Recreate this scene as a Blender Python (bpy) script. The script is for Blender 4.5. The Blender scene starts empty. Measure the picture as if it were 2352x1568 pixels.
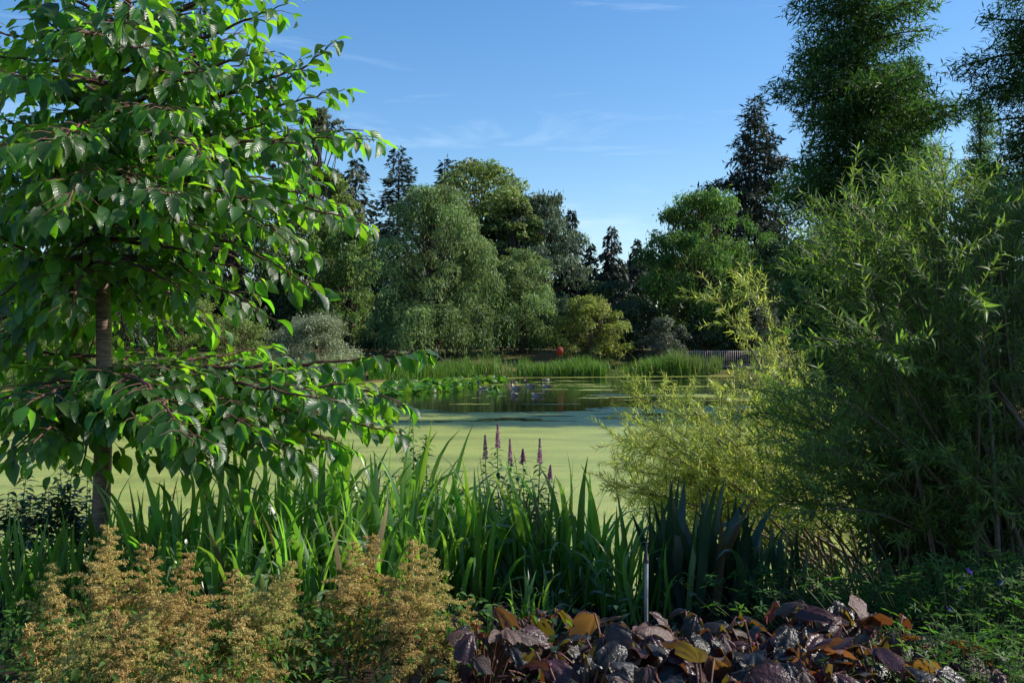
import bpy, math, mathutils
import numpy as np

# ------------------------------------------------------------------ camera, sky, sun, exposure
scene = bpy.context.scene
CZ = 3.0                                  # eye height above the water
F = 2352 * 35 / 36                        # focal length in pixels of a 2352 px wide picture
def P(px, py, Y):
    return np.array([(px - 1176) / F * Y, Y, CZ - (py - 784) / F * Y])

cam_d = bpy.data.cameras.new('camera'); cam_d.lens = 35; cam_d.sensor_width = 36
cam_d.clip_start = 0.1; cam_d.clip_end = 3000
cam = bpy.data.objects.new('camera', cam_d); scene.collection.objects.link(cam)
cam.location = (0, 0, CZ); cam.rotation_euler = (math.radians(90), 0, 0)
scene.camera = cam

SUN_EL, SUN_AZ = 38.0, 81.0               # azimuth measured from +Y (view direction) towards +X
world = bpy.data.worlds.new('World'); scene.world = world; world.use_nodes = True
wn, wl = world.node_tree.nodes, world.node_tree.links
for n in list(wn): wn.remove(n)
wo = wn.new('ShaderNodeOutputWorld'); bg = wn.new('ShaderNodeBackground')
sky = wn.new('ShaderNodeTexSky'); sky.sky_type = 'NISHITA'; sky.sun_disc = False
sky.sun_elevation = math.radians(SUN_EL); sky.sun_rotation = math.radians(SUN_AZ)
sky.altitude = 50; sky.air_density = 1.0; sky.dust_density = 0.5; sky.ozone_density = 2.5
bg.inputs['Strength'].default_value = 0.13
tc = wn.new('ShaderNodeTexCoord'); mp = wn.new('ShaderNodeMapping'); nz = wn.new('ShaderNodeTexNoise')
mp.inputs['Rotation'].default_value = (0.0, 0.25, 0.3); mp.inputs['Scale'].default_value = (2.2, 4.2, 17.0)
nz.inputs['Scale'].default_value = 1.35; nz.inputs['Detail'].default_value = 7; nz.inputs['Roughness'].default_value = 0.62
nz.inputs['Distortion'].default_value = 0.6
cr = wn.new('ShaderNodeValToRGB'); cr.color_ramp.elements[0].position = 0.56; cr.color_ramp.elements[1].position = 0.86
mx = wn.new('ShaderNodeMix'); mx.data_type = 'RGBA'; mx.inputs['B'].default_value = (6.6, 7.6, 8.6, 1)
mul = wn.new('ShaderNodeMath'); mul.operation = 'MULTIPLY'; mul.inputs[1].default_value = 0.36
wl.new(tc.outputs['Generated'], mp.inputs['Vector']); wl.new(mp.outputs['Vector'], nz.inputs['Vector'])
wl.new(nz.outputs['Fac'], cr.inputs['Fac']); wl.new(cr.outputs['Color'], mul.inputs[0]); wl.new(mul.outputs[0], mx.inputs['Factor'])
hs = wn.new('ShaderNodeHueSaturation'); hs.inputs['Saturation'].default_value = 1.28; hs.inputs['Hue'].default_value = 0.502
wl.new(sky.outputs['Color'], hs.inputs['Color']); wl.new(hs.outputs['Color'], mx.inputs['A']); wl.new(mx.outputs['Result'], bg.inputs['Color'])
wl.new(bg.outputs['Background'], wo.inputs['Surface'])

sd = bpy.data.lights.new('sun', 'SUN'); sd.energy = 5.0; sd.angle = math.radians(0.53); sd.color = (1.0, 0.94, 0.84)
sun = bpy.data.objects.new('sun', sd); scene.collection.objects.link(sun)
sun.location = (60, 20, 60); sun.rotation_euler = (math.radians(90 - SUN_EL), 0, math.radians(180 - SUN_AZ))

vs = scene.view_settings
vs.view_transform = 'Standard'; vs.look = 'None'; vs.gamma = 1.0; vs.use_curve_mapping = False; vs.exposure = 0.45
scene.cycles.max_bounces = 8; scene.cycles.diffuse_bounces = 3; scene.cycles.glossy_bounces = 3
scene.cycles.transmission_bounces = 5; scene.cycles.transparent_max_bounces = 4
scene.cycles.caustics_reflective = False; scene.cycles.caustics_refractive = False

# ------------------------------------------------------------------ helpers
C = scene.collection
def norm(v): return v / np.maximum(np.linalg.norm(v, axis=-1, keepdims=True), 1e-9)
def unit(rng, n): return norm(rng.normal(size=(n, 3)))

class MB:
    """collects vertices and faces (arrays) for ONE mesh"""
    def __init__(s): s.V = []; s.F = []; s.U = []; s.n = 0
    def add(s, V, Fs, U=None):
        V = np.asarray(V, float).reshape(-1, 3)
        for f in (Fs if isinstance(Fs, list) else [Fs]):
            f = np.asarray(f, int)
            if f.size: s.F.append(f + s.n)
        s.V.append(V); s.U.append(np.zeros((len(V), 2)) if U is None else np.asarray(U, float).reshape(-1, 2)); s.n += len(V)
        return s
    def mesh(s, name, mat, smooth=True):
        V = np.concatenate(s.V); U = np.concatenate(s.U)
        loops = np.concatenate([f.ravel() for f in s.F]).astype(np.int32)
        tot = np.concatenate([np.full(len(f), f.shape[1]) for f in s.F]).astype(np.int32)
        start = np.concatenate([[0], np.cumsum(tot)[:-1]]).astype(np.int32)
        me = bpy.data.meshes.new(name)
        me.vertices.add(len(V)); me.vertices.foreach_set('co', V.astype(np.float32).ravel())
        me.loops.add(len(loops)); me.loops.foreach_set('vertex_index', loops)
        me.polygons.add(len(tot)); me.polygons.foreach_set('loop_start', start); me.polygons.foreach_set('loop_total', tot)
        if smooth: me.polygons.foreach_set('use_smooth', np.ones(len(tot), bool))
        uv = me.uv_layers.new(name='UVMap'); uv.data.foreach_set('uv', U[loops].astype(np.float32).ravel())
        me.update(calc_edges=True)
        if mat: me.materials.append(mat)
        return me
    def build(s, name, mat, parent=None, smooth=True, origin=None):
        if origin is not None: s.V = [v - np.asarray(origin) for v in s.V]
        o = link(name, s.mesh(name, mat, smooth), parent)
        if origin is not None: o.location = origin
        return o

def link(name, data, parent=None):
    o = bpy.data.objects.new(name, data); C.objects.link(o)
    if parent is not None: o.parent = parent
    return o
def tag(o, label=None, cat=None, group=None, kind=None):
    if label: o['label'] = label
    if cat: o['category'] = cat
    if group: o['group'] = group
    if kind: o['kind'] = kind
    return o
def thing(name, label, cat, loc=(0, 0, 0), group=None):
    o = link(name, None); o.empty_display_size = 0.2; o.location = loc
    return tag(o, label, cat, group)

def tube(pts, rad, sides=6, cap=True):
    pts = np.asarray(pts, float); n = len(pts); rad = np.broadcast_to(np.asarray(rad, float), (n,))
    T = norm(np.gradient(pts, axis=0))
    ref = np.array([0.0, 0, 1]) if abs(T[:, 2]).mean() < 0.8 else np.array([1.0, 0, 0])
    X = norm(np.cross(T, ref)); Yv = np.cross(T, X)
    a = np.arange(sides) / sides * 2 * np.pi
    V = pts[:, None] + rad[:, None, None] * (np.cos(a)[None, :, None] * X[:, None] + np.sin(a)[None, :, None] * Yv[:, None])
    i = np.arange(n - 1)[:, None] * sides; j = np.arange(sides)[None]; k = (j + 1) % sides
    Fq = np.stack([i + j, i + k, i + sides + k, i + sides + j], -1).reshape(-1, 4)
    U = np.stack([np.tile(np.arange(sides) / sides, n), np.repeat(np.linspace(0, 1, n), sides)], -1)
    V = V.reshape(-1, 3); Fs = [Fq]
    if cap:
        V = np.concatenate([V, pts[-1:] + T[-1:] * rad[-1]]); U = np.concatenate([U, [[.5, 1]]])
        b = (n - 1) * sides; Fs.append(np.stack([b + np.arange(sides), b + (np.arange(sides) + 1) % sides, np.full(sides, n * sides)], -1))
    return V, Fs, U

def bez(a, b, c, n=8):
    t = np.linspace(0, 1, n)[:, None]
    return (1 - t) ** 2 * a + 2 * t * (1 - t) * b + t * t * c

def scatter(T, fs, pos, D, Nh, sl, sw=None):
    """place a template (x across, y along, z normal) at every pos"""
    pos = np.asarray(pos, float); N = len(pos)
    D = norm(D); X = norm(np.cross(D, Nh)); Nn = np.cross(X, D)
    sl = np.broadcast_to(np.asarray(sl, float), (N,))[:, None, None]
    sw = sl if sw is None else np.broadcast_to(np.asarray(sw, float), (N,))[:, None, None]
    V = pos[:, None] + T[None, :, 0:1] * sw * X[:, None] + T[None, :, 1:2] * sl * D[:, None] + T[None, :, 2:3] * sw * Nn[:, None]
    off = (np.arange(N) * len(T))[:, None, None]
    Fs = [(f[None] + off).reshape(-1, f.shape[1]) for f in fs]
    U = np.tile(np.stack([T[:, 0] + .5, T[:, 1]], -1), (N, 1))
    return V.reshape(-1, 3), Fs, U

def leaf_objects(name, meshes, P_, D_, N_, S_, root, org):
    D_ = norm(D_); X = norm(np.cross(D_, N_)); Nn = np.cross(X, D_)
    for k in range(len(P_)):
        o = link(name, meshes[k % len(meshes)], root); s = S_[k]; p = P_[k] - org
        m = mathutils.Matrix(((X[k, 0], D_[k, 0], Nn[k, 0], 0), (X[k, 1], D_[k, 1], Nn[k, 1], 0), (X[k, 2], D_[k, 2], Nn[k, 2], 0), (0, 0, 0, 1)))
        o.matrix_local = mathutils.Matrix.Translation(p) @ m @ mathutils.Matrix.Scale(s, 4)

# leaf templates -------------------------------------------------------
RH = np.array([[0, 0, 0], [.5, .45, .13], [0, 1, 0], [-.5, .45, .13]], float); RHF = [np.array([[0, 1, 2, 3]])]
LZ = np.array([[0, 0, 0], [.5, .35, .16], [-.5, .35, .16], [0, .4, 0], [.36, .7, .06], [-.36, .7, .06], [0, 1, -.35]], float)
LZF = [np.array([[0, 1, 3], [0, 3, 2], [4, 6, 3], [3, 6, 5]]), np.array([[1, 4, 3, 3]])[:, :3], np.array([[2, 3, 5]])]

def blade_leaf(width, fold=.25, curl=.5, wave=0., seed=0, n=7, tipp=1.0):
    """folded leaf: width = list of half widths along it, curls down over its length (x across is relative to length)"""
    r = np.random.default_rng(seed); V = []
    ang = 0.; y = 0.; z = 0.
    st = np.linspace(0, 1, n)
    for i, t in enumerate(st):
        if i:
            ang = -curl * t ** 1.3; d = st[i] - st[i - 1]; y += d * math.cos(ang); z += d * math.sin(ang)
        w = width[i]
        wv = wave * r.uniform(-1, 1, 2)
        V += [[-w, y, z + w * fold + wv[0]], [0, y, z], [w, y, z + w * fold + wv[1]]]
    V = np.array(V); i = np.arange(n - 1) * 3
    Fq = np.concatenate([np.stack([i, i + 1, i + 4, i + 3], -1), np.stack([i + 1, i + 2, i + 5, i + 4], -1)])
    U = np.stack([np.tile([0, .5, 1.], n), np.repeat(st, 3)], -1)
    return V, [Fq], U

# ------------------------------------------------------------------ materials
def nodes(name):
    m = bpy.data.materials.new(name); m.use_nodes = True
    nt = m.node_tree
    for n in list(nt.nodes): nt.nodes.remove(n)
    out = nt.nodes.new('ShaderNodeOutputMaterial')
    return m, nt, out
def N(nt, t, **kw):
    n = nt.nodes.new(t)
    for k, v in kw.items(): setattr(n, k, v)
    return n
def rnd(nt):
    g = N(nt, 'ShaderNodeNewGeometry'); oi = N(nt, 'ShaderNodeObjectInfo')
    a = N(nt, 'ShaderNodeMath', operation='ADD'); f = N(nt, 'ShaderNodeMath', operation='FRACT')
    nt.links.new(g.outputs['Random Per Island'], a.inputs[0]); nt.links.new(oi.outputs['Random'], a.inputs[1]); nt.links.new(a.outputs[0], f.inputs[0])
    return f.outputs[0], g
def mapr(nt, src, lo, hi):
    m = N(nt, 'ShaderNodeMapRange'); m.inputs['To Min'].default_value = lo; m.inputs['To Max'].default_value = hi
    nt.links.new(src, m.inputs['Value']); return m.outputs['Result']

def leafmat(name, col, tcol, tr=.4, rough=.42, hue=.02, val=.35, spec=.5, vein=0, back=None, alt=None, bump=.0, bough=0.):
    m, nt, out = nodes(name); L = nt.links.new
    r, geo = rnd(nt)
    def vary(c, fac=1.):
        rgb = N(nt, 'ShaderNodeRGB'); rgb.outputs[0].default_value = (*c, 1); src = rgb.outputs[0]
        h = N(nt, 'ShaderNodeHueSaturation'); L(src, h.inputs['Color'])
        m2 = N(nt, 'ShaderNodeMath', operation='MULTIPLY'); m2.inputs[1].default_value = 7.31
        f2 = N(nt, 'ShaderNodeMath', operation='FRACT'); L(r, m2.inputs[0]); L(m2.outputs[0], f2.inputs[0])
        L(mapr(nt, f2.outputs[0], .5 - hue, .5 + hue), h.inputs['Hue']); L(mapr(nt, r, 1 - val, 1 + val), h.inputs['Value'])
        return h.outputs['Color']
    c = vary(col); t = vary(tcol)
    if bough:                                 # every bough has its own tone (stored in the UV map)
        uvb = N(nt, 'ShaderNodeUVMap'); sb = N(nt, 'ShaderNodeSeparateXYZ'); L(uvb.outputs[0], sb.inputs[0])
        def tone(src):
            h = N(nt, 'ShaderNodeHueSaturation'); L(src, h.inputs['Color']); L(mapr(nt, sb.outputs['X'], 1 - bough, 1 + bough), h.inputs['Value']); L(mapr(nt, sb.outputs['Y'], .488, .512), h.inputs['Hue'])
            return h.outputs['Color']
        c = tone(c); t = tone(t)
    if alt is not None:                       # a share of leaves of another colour: (colour, share)
        mxa = N(nt, 'ShaderNodeMix', data_type='RGBA'); mxa.inputs['B'].default_value = (*alt[0], 1); L(c, mxa.inputs['A'])
        m3 = N(nt, 'ShaderNodeMath', operation='MULTIPLY'); m3.inputs[1].default_value = 13.7
        f3 = N(nt, 'ShaderNodeMath', operation='FRACT'); L(r, m3.inputs[0]); L(m3.outputs[0], f3.inputs[0])
        lt = N(nt, 'ShaderNodeMath', operation='LESS_THAN'); lt.inputs[1].default_value = alt[1]; L(f3.outputs[0], lt.inputs[0]); L(lt.outputs[0], mxa.inputs['Factor'])
        c = mxa.outputs['Result']
    if back is not None:                      # the underside of the leaf
        mxb = N(nt, 'ShaderNodeMix', data_type='RGBA'); mxb.inputs['B'].default_value = (*back, 1); L(c, mxb.inputs['A']); L(geo.outputs['Backfacing'], mxb.inputs['Factor'])
        c = mxb.outputs['Result']
    bs = N(nt, 'ShaderNodeBsdfPrincipled'); bs.inputs['Roughness'].default_value = rough; bs.inputs['Specular IOR Level'].default_value = spec
    if vein:
        uv = N(nt, 'ShaderNodeUVMap'); sp = N(nt, 'ShaderNodeSeparateXYZ'); L(uv.outputs[0], sp.inputs[0])
        ab = N(nt, 'ShaderNodeMath', operation='SUBTRACT'); ab.inputs[1].default_value = .5; L(sp.outputs['X'], ab.inputs[0])
        ab2 = N(nt, 'ShaderNodeMath', operation='ABSOLUTE'); L(ab.outputs[0], ab2.inputs[0])
        ml = N(nt, 'ShaderNodeMath', operation='MULTIPLY_ADD'); ml.inputs[1].default_value = -.55; L(ab2.outputs[0], ml.inputs[0]); L(sp.outputs['Y'], ml.inputs[2])
        fr = N(nt, 'ShaderNodeMath', operation='MULTIPLY'); fr.inputs[1].default_value = vein * 2 * math.pi; L(ml.outputs[0], fr.inputs[0])
        cs = N(nt, 'ShaderNodeMath', operation='COSINE'); L(fr.outputs[0], cs.inputs[0])
        bu = N(nt, 'ShaderNodeBump'); bu.inputs['Strength'].default_value = .25; bu.inputs['Distance'].default_value = .002; L(cs.outputs[0], bu.inputs['Height'])
        L(bu.outputs['Normal'], bs.inputs['Normal'])
    elif bump:
        tcn = N(nt, 'ShaderNodeTexCoord'); no = N(nt, 'ShaderNodeTexNoise'); no.inputs['Scale'].default_value = 9; no.inputs['Detail'].default_value = 3; L(tcn.outputs['Object'], no.inputs['Vector'])
        bu = N(nt, 'ShaderNodeBump'); bu.inputs['Strength'].default_value = bump; bu.inputs['Distance'].default_value = .05; L(no.outputs['Fac'], bu.inputs['Height']); L(bu.outputs['Normal'], bs.inputs['Normal'])
    tl = N(nt, 'ShaderNodeBsdfTranslucent'); L(t, tl.inputs['Color']); L(c, bs.inputs['Base Color'])
    ms = N(nt, 'ShaderNodeMixShader'); ms.inputs['Fac'].default_value = tr
    L(bs.outputs[0], ms.inputs[1]); L(tl.outputs[0], ms.inputs[2]); L(ms.outputs[0], out.inputs['Surface'])
    return m

def plain(name, col, rough=.6, col2=None, scale=8., stretch=(1, 1, 1), bump=.3, dist=.01, metal=0., spec=.4, coord='Object'):
    m, nt, out = nodes(name); L = nt.links.new
    tcn = N(nt, 'ShaderNodeTexCoord'); mpn = N(nt, 'ShaderNodeMapping'); mpn.inputs['Scale'].default_value = stretch
    no = N(nt, 'ShaderNodeTexNoise'); no.inputs['Scale'].default_value = scale; no.inputs['Detail'].default_value = 8; no.inputs['Roughness'].default_value = .65
    L(tcn.outputs[coord], mpn.inputs[0]); L(mpn.outputs[0], no.inputs['Vector'])
    rp = N(nt, 'ShaderNodeValToRGB'); rp.color_ramp.elements[0].position = .35; rp.color_ramp.elements[1].position = .68
    rp.color_ramp.elements[0].color = (*(col2 or tuple(c * .55 for c in col)), 1); rp.color_ramp.elements[1].color = (*col, 1)
    L(no.outputs['Fac'], rp.inputs['Fac'])
    bs = N(nt, 'ShaderNodeBsdfPrincipled'); bs.inputs['Roughness'].default_value = rough; bs.inputs['Metallic'].default_value = metal; bs.inputs['Specular IOR Level'].default_value = spec
    bu = N(nt, 'ShaderNodeBump'); bu.inputs['Strength'].default_value = bump; bu.inputs['Distance'].default_value = dist
    L(no.outputs['Fac'], bu.inputs['Height']); L(bu.outputs['Normal'], bs.inputs['Normal']); L(rp.outputs['Color'], bs.inputs['Base Color'])
    L(bs.outputs[0], out.inputs['Surface'])
    return m

M = {}
M['cherry_leaf'] = leafmat('cherry_leaf', (.036, .082, .022), (.26, .62, .018), tr=.47, rough=.38, val=.5, vein=9, spec=.7, back=(.06, .11, .04))
M['willow_leaf'] = leafmat('willow_leaf', (.076, .135, .032), (.25, .43, .045), tr=.43, rough=.48, val=.35, spec=.35, back=(.115, .165, .07))
M['willow_leaf_sunlit'] = leafmat('willow_leaf_sunlit', (.29, .35, .08), (.60, .70, .09), tr=.45, rough=.42, val=.3)  # yellow brightness of sunlit willow leaves is put into the base colour
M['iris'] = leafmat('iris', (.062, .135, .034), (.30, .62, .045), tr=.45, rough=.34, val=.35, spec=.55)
M['iris_sky_sheen'] = leafmat('iris_sky_sheen', (.17, .24, .12), (.34, .50, .14), tr=.35, rough=.4, val=.25)  # paler colour paints the sky's sheen on arching blades
M['iris_dry'] = leafmat('iris_dry', (.16, .12, .055), (.26, .20, .06), tr=.3, rough=.6, val=.3, spec=.3)
M['iris_shaded'] = leafmat('iris_shaded', (.030, .062, .034), (.06, .15, .03), tr=.25, rough=.36, val=.25)  # iris green darkened and cooled to stand in for willow shade
M['astilbe'] = leafmat('astilbe', (.56, .45, .17), (.55, .43, .13), tr=.3, rough=.8, hue=.025, val=.4, spec=.1, alt=((.42, .26, .09), .22))
M['astilbe_fresh'] = leafmat('astilbe_fresh', (.50, .43, .15), (.50, .44, .12), tr=.3, rough=.8, hue=.025, val=.4, spec=.1, alt=((.36, .36, .11), .25))
M['astilbe_rust'] = leafmat('astilbe_rust', (.53, .40, .15), (.50, .37, .11), tr=.3, rough=.8, hue=.025, val=.4, spec=.1, alt=((.38, .23, .085), .25))
M['green_leaf'] = leafmat('green_leaf', (.05, .11, .025), (.14, .36, .02), tr=.38, rough=.35, val=.4, spec=.5)
M['geranium_leaf'] = leafmat('geranium_leaf', (.055, .12, .028), (.16, .38, .03), tr=.38, rough=.6, val=.35, spec=.2)
M['dark_leaf'] = leafmat('dark_leaf', (.028, .06, .018), (.07, .18, .012), tr=.3, rough=.38, val=.4)
M['purple_leaf'] = leafmat('purple_leaf', (.020, .021, .023), (.30, .18, .015), tr=.22, rough=.36, hue=.05, val=.5, spec=.42, bump=.25, back=(.27, .075, .115), alt=((.05, .022, .028), .3))
M['withered'] = leafmat('withered', (.075, .042, .035), (.34, .15, .03), tr=.25, rough=.55, val=.5, bump=.25, back=(.17, .06, .07))
M['loose_flower'] = leafmat('loose_flower', (.42, .15, .34), (.46, .18, .38), tr=.35, rough=.6, val=.35, spec=.2)
M['blue_flower'] = leafmat('blue_flower', (.12, .08, .55), (.14, .08, .6), tr=.35, rough=.6, val=.2, spec=.2)
M['reed'] = leafmat('reed', (.075, .15, .028), (.20, .42, .03), tr=.35, rough=.5, val=.4, hue=.03)
M['reed_olive'] = leafmat('reed_olive', (.11, .15, .05), (.22, .36, .06), tr=.35, rough=.55, val=.4, hue=.03)
M['lily'] = leafmat('lily', (.06, .14, .025), (.18, .45, .02), tr=.34, rough=.45, val=.4, spec=.35)
M['cherry_bark'] = plain('cherry_bark', (.36, .24, .17), .5, (.09, .055, .04), 11, (1.0, 1.0, 7), .8, .01)
M['bark'] = plain('bark', (.09, .07, .055), .85, (.035, .028, .022), 5, (3, 3, .5), .6, .05)
M['red_bark'] = plain('red_bark', (.14, .075, .05), .9, (.05, .03, .022), 5, (3, 3, .4), .6, .06)
M['twig'] = plain('twig', (.16, .115, .07), .6, (.07, .05, .035), 30)
M['red_twig'] = plain('red_twig', (.16, .07, .045), .6, (.08, .035, .03), 30)
M['stem'] = plain('stem', (.07, .11, .03), .6, (.05, .05, .02), 30)
M['grey_wood'] = plain('grey_wood', (.55, .43, .38), .8, (.40, .31, .27), 6, (1, 1, .3), .3, .005)
M['dark_wood'] = plain('dark_wood', (.05, .04, .032), .85, (.02, .016, .014), 4)
TREE = {  # crown colour, light passing through
    'grey_willow': ((.140, .215, .080), (.25, .37, .09), .38), 'olive': ((.135, .185, .050), (.27, .38, .06), .38),
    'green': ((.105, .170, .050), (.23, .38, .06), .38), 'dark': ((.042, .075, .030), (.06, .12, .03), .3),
    'blue_fir': ((.05, .078, .060), (.04, .07, .04), .22), 'spruce': ((.022, .036, .028), (.03, .05, .02), .2),
    'cedar': ((.105, .150, .090), (.12, .18, .08), .28), 'redwood': ((.075, .140, .034), (.16, .33, .04), .40),
    'deep': ((.036, .078, .026), (.09, .22, .025), .38), 'silver': ((.26, .30, .175), (.26, .32, .15), .32), 'grey': ((.115, .135, .085), (.14, .18, .09), .3),
    'sequoia': ((.030, .046, .030), (.04, .06, .03), .2), 'yellow': ((.19, .215, .05), (.34, .42, .06), .38)}
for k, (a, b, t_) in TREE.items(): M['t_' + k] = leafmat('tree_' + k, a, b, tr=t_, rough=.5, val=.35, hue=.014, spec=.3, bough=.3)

# ------------------------------------------------------------------ terrain, pond
POND = np.array([(-60, 10.2), (-15, 9.2), (0, 9.0), (8, 9.4), (15, 13), (14.5, 25), (13.2, 40), (14, 50), (18.5, 62), (24, 75), (31, 84), (36, 97), (28, 98), (23, 88.5),
                 (15, 86.3), (8, 84.8), (0, 83), (-5, 80.5), (-10, 73), (-18, 67), (-30, 61), (-48, 48), (-66, 30)], float)
def pond_sd(x, y):
    """signed distance to the shore, positive on land"""
    p = np.stack([np.ravel(x), np.ravel(y)], -1); d = np.full(len(p), 1e9); ins = np.zeros(len(p), bool)
    for i in range(len(POND)):
        a, b = POND[i], POND[(i + 1) % len(POND)]; e = b - a; w = p - a
        t = np.clip((w @ e) / (e @ e), 0, 1)[:, None]; d = np.minimum(d, np.linalg.norm(w - t * e, axis=1))
        c1 = (a[1] > p[:, 1]) != (b[1] > p[:, 1])
        xi = (b[0] - a[0]) * (p[:, 1] - a[1]) / (b[1] - a[1] + 1e-12) + a[0]; ins ^= c1 & (p[:, 0] < xi)
    return np.where(ins, -d, d).reshape(np.shape(x))
def sst(t): t = np.clip(t, 0, 1); return t * t * (3 - 2 * t)
def hgt(x, y):
    x = np.asarray(x, float); y = np.asarray(y, float)
    d = pond_sd(x, y); d = d + .35 * np.sin(x * .9 + y * .4) + .25 * np.sin(x * 2.1 - y * 1.3)
    near = -.6 + .6 * sst((d + 1.5) / 1.5) + 1.36 * sst(d / 2.6) + .03 * np.sin(x * 3.1) * np.sin(y * 2.7)
    far = -.6 + .6 * sst((d + 1.5) / 1.5) + .3 * sst(d / 1.5) + 1.75 * sst(d / 16) + .10 * np.sin(x * .31 + 1) * np.sin(y * .23) * sst(d / 6)
    w = sst((y - 10) / 14)
    return near * (1 - w) + far * w
def H(x, y): return float(hgt(np.array([x]), np.array([y]))[0])
def axis(segs):
    return np.unique(np.concatenate([np.arange(a, b, s) for a, b, s in segs] + [[segs[-1][1]]]))
gx = axis([(-900, -120, 60), (-120, -40, 4), (-40, -8, 2), (-8, 8, .25), (8, 45, 2), (45, 120, 4), (120, 901, 60)])
gy = axis([(-120, -4, 8), (-4, 12, .25), (12, 60, 2), (60, 120, 1.3), (120, 200, 6), (200, 1501, 90)])
GX, GY = np.meshgrid(gx, gy); GZ = hgt(GX, GY); nx, ny = len(gx), len(gy)
q = (np.arange(ny - 1)[:, None] * nx + np.arange(nx - 1)[None]).ravel()
gm, nt, out = nodes('ground'); L = nt.links.new
tcn = N(nt, 'ShaderNodeTexCoord'); n1 = N(nt, 'ShaderNodeTexNoise'); n1.inputs['Scale'].default_value = .18; n1.inputs['Detail'].default_value = 9
n2 = N(nt, 'ShaderNodeTexNoise'); n2.inputs['Scale'].default_value = 9; n2.inputs['Detail'].default_value = 8
L(tcn.outputs['Object'], n1.inputs['Vector']); L(tcn.outputs['Object'], n2.inputs['Vector'])
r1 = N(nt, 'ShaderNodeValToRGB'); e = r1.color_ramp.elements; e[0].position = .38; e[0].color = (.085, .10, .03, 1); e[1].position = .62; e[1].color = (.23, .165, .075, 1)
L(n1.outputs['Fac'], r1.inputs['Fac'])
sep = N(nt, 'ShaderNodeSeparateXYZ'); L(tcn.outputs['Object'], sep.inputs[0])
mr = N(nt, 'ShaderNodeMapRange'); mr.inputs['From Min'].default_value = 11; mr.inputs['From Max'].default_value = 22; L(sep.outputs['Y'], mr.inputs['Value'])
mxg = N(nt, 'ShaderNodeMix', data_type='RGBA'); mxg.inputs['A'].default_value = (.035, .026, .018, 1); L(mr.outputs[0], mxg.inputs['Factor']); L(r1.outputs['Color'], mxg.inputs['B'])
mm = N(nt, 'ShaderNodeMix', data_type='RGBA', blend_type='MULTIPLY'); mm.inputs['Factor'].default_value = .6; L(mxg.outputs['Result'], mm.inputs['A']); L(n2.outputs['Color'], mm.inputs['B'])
bs = N(nt, 'ShaderNodeBsdfPrincipled'); bs.inputs['Roughness'].default_value = .95; bs.inputs['Specular IOR Level'].default_value = .1
bu = N(nt, 'ShaderNodeBump'); bu.inputs['Distance'].default_value = .06; L(n2.outputs['Fac'], bu.inputs['Height']); L(bu.outputs[0], bs.inputs['Normal'])
L(mm.outputs['Result'], bs.inputs['Base Color']); L(bs.outputs[0], out.inputs['Surface'])
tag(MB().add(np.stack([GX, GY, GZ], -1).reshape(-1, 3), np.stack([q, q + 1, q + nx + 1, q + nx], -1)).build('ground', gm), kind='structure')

# water
wm, nt, out = nodes('pond_water'); L = nt.links.new
bs = N(nt, 'ShaderNodeBsdfPrincipled'); bs.inputs['Base Color'].default_value = (.012, .016, .010, 1); bs.inputs['Roughness'].default_value = .02; bs.inputs['IOR'].default_value = 1.33
tcn = N(nt, 'ShaderNodeTexCoord'); mpn = N(nt, 'ShaderNodeMapping'); mpn.inputs['Scale'].default_value = (.6, 1.6, 1)
no = N(nt, 'ShaderNodeTexNoise'); no.inputs['Scale'].default_value = 1.7; no.inputs['Detail'].default_value = 4; no.inputs['Roughness'].default_value = .5
L(tcn.outputs['Object'], mpn.inputs[0]); L(mpn.outputs[0], no.inputs['Vector'])
bu = N(nt, 'ShaderNodeBump'); bu.inputs['Strength'].default_value = .16; bu.inputs['Distance'].default_value = .05
L(no.outputs['Fac'], bu.inputs['Height']); L(bu.outputs[0], bs.inputs['Normal']); L(bs.outputs[0], out.inputs['Surface'])
tag(MB().add([(-75, 6, 0), (45, 6, 0), (45, 104, 0), (-75, 104, 0)], np.array([[0, 1, 2, 3]])).build('pond_water', wm), kind='structure')

# duckweed film: cells kept where the weed floats, so its ragged edge is real
def vnoise(x, y, seed):
    r = np.random.default_rng(seed); g = r.random((256, 256))
    xi = np.floor(x).astype(int); yi = np.floor(y).astype(int); fx = sst(x - xi); fy = sst(y - yi)
    a = g[yi % 256, xi % 256]; b = g[yi % 256, (xi + 1) % 256]; c = g[(yi + 1) % 256, xi % 256]; d = g[(yi + 1) % 256, (xi + 1) % 256]
    return (a * (1 - fx) + b * fx) * (1 - fy) + (c * (1 - fx) + d * fx) * fy
def fbm(x, y, seed, o=4):
    s = 0; a = .5
    for k in range(o): s = s + a * vnoise(x * 2 ** k, y * 2 ** k, seed + k); a *= .5
    return s
dm, nt, out = nodes('duckweed'); L = nt.links.new
tcn = N(nt, 'ShaderNodeTexCoord'); mpn = N(nt, 'ShaderNodeMapping'); mpn.inputs['Scale'].default_value = (.5, 1.4, 1); L(tcn.outputs['Object'], mpn.inputs[0])
n1 = N(nt, 'ShaderNodeTexNoise'); n1.inputs['Scale'].default_value = .55; n1.inputs['Detail'].default_value = 8; n1.inputs['Roughness'].default_value = .6; L(mpn.outputs[0], n1.inputs['Vector'])
n2 = N(nt, 'ShaderNodeTexVoronoi'); n2.inputs['Scale'].default_value = 38; L(tcn.outputs['Object'], n2.inputs['Vector'])
r1 = N(nt, 'ShaderNodeValToRGB'); e = r1.color_ramp.elements; e[0].position = .30; e[0].color = (.25, .30, .045, 1); e[1].position = .60; e[1].color = (.43, .48, .09, 1)
L(n1.outputs['Fac'], r1.inputs['Fac'])
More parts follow.
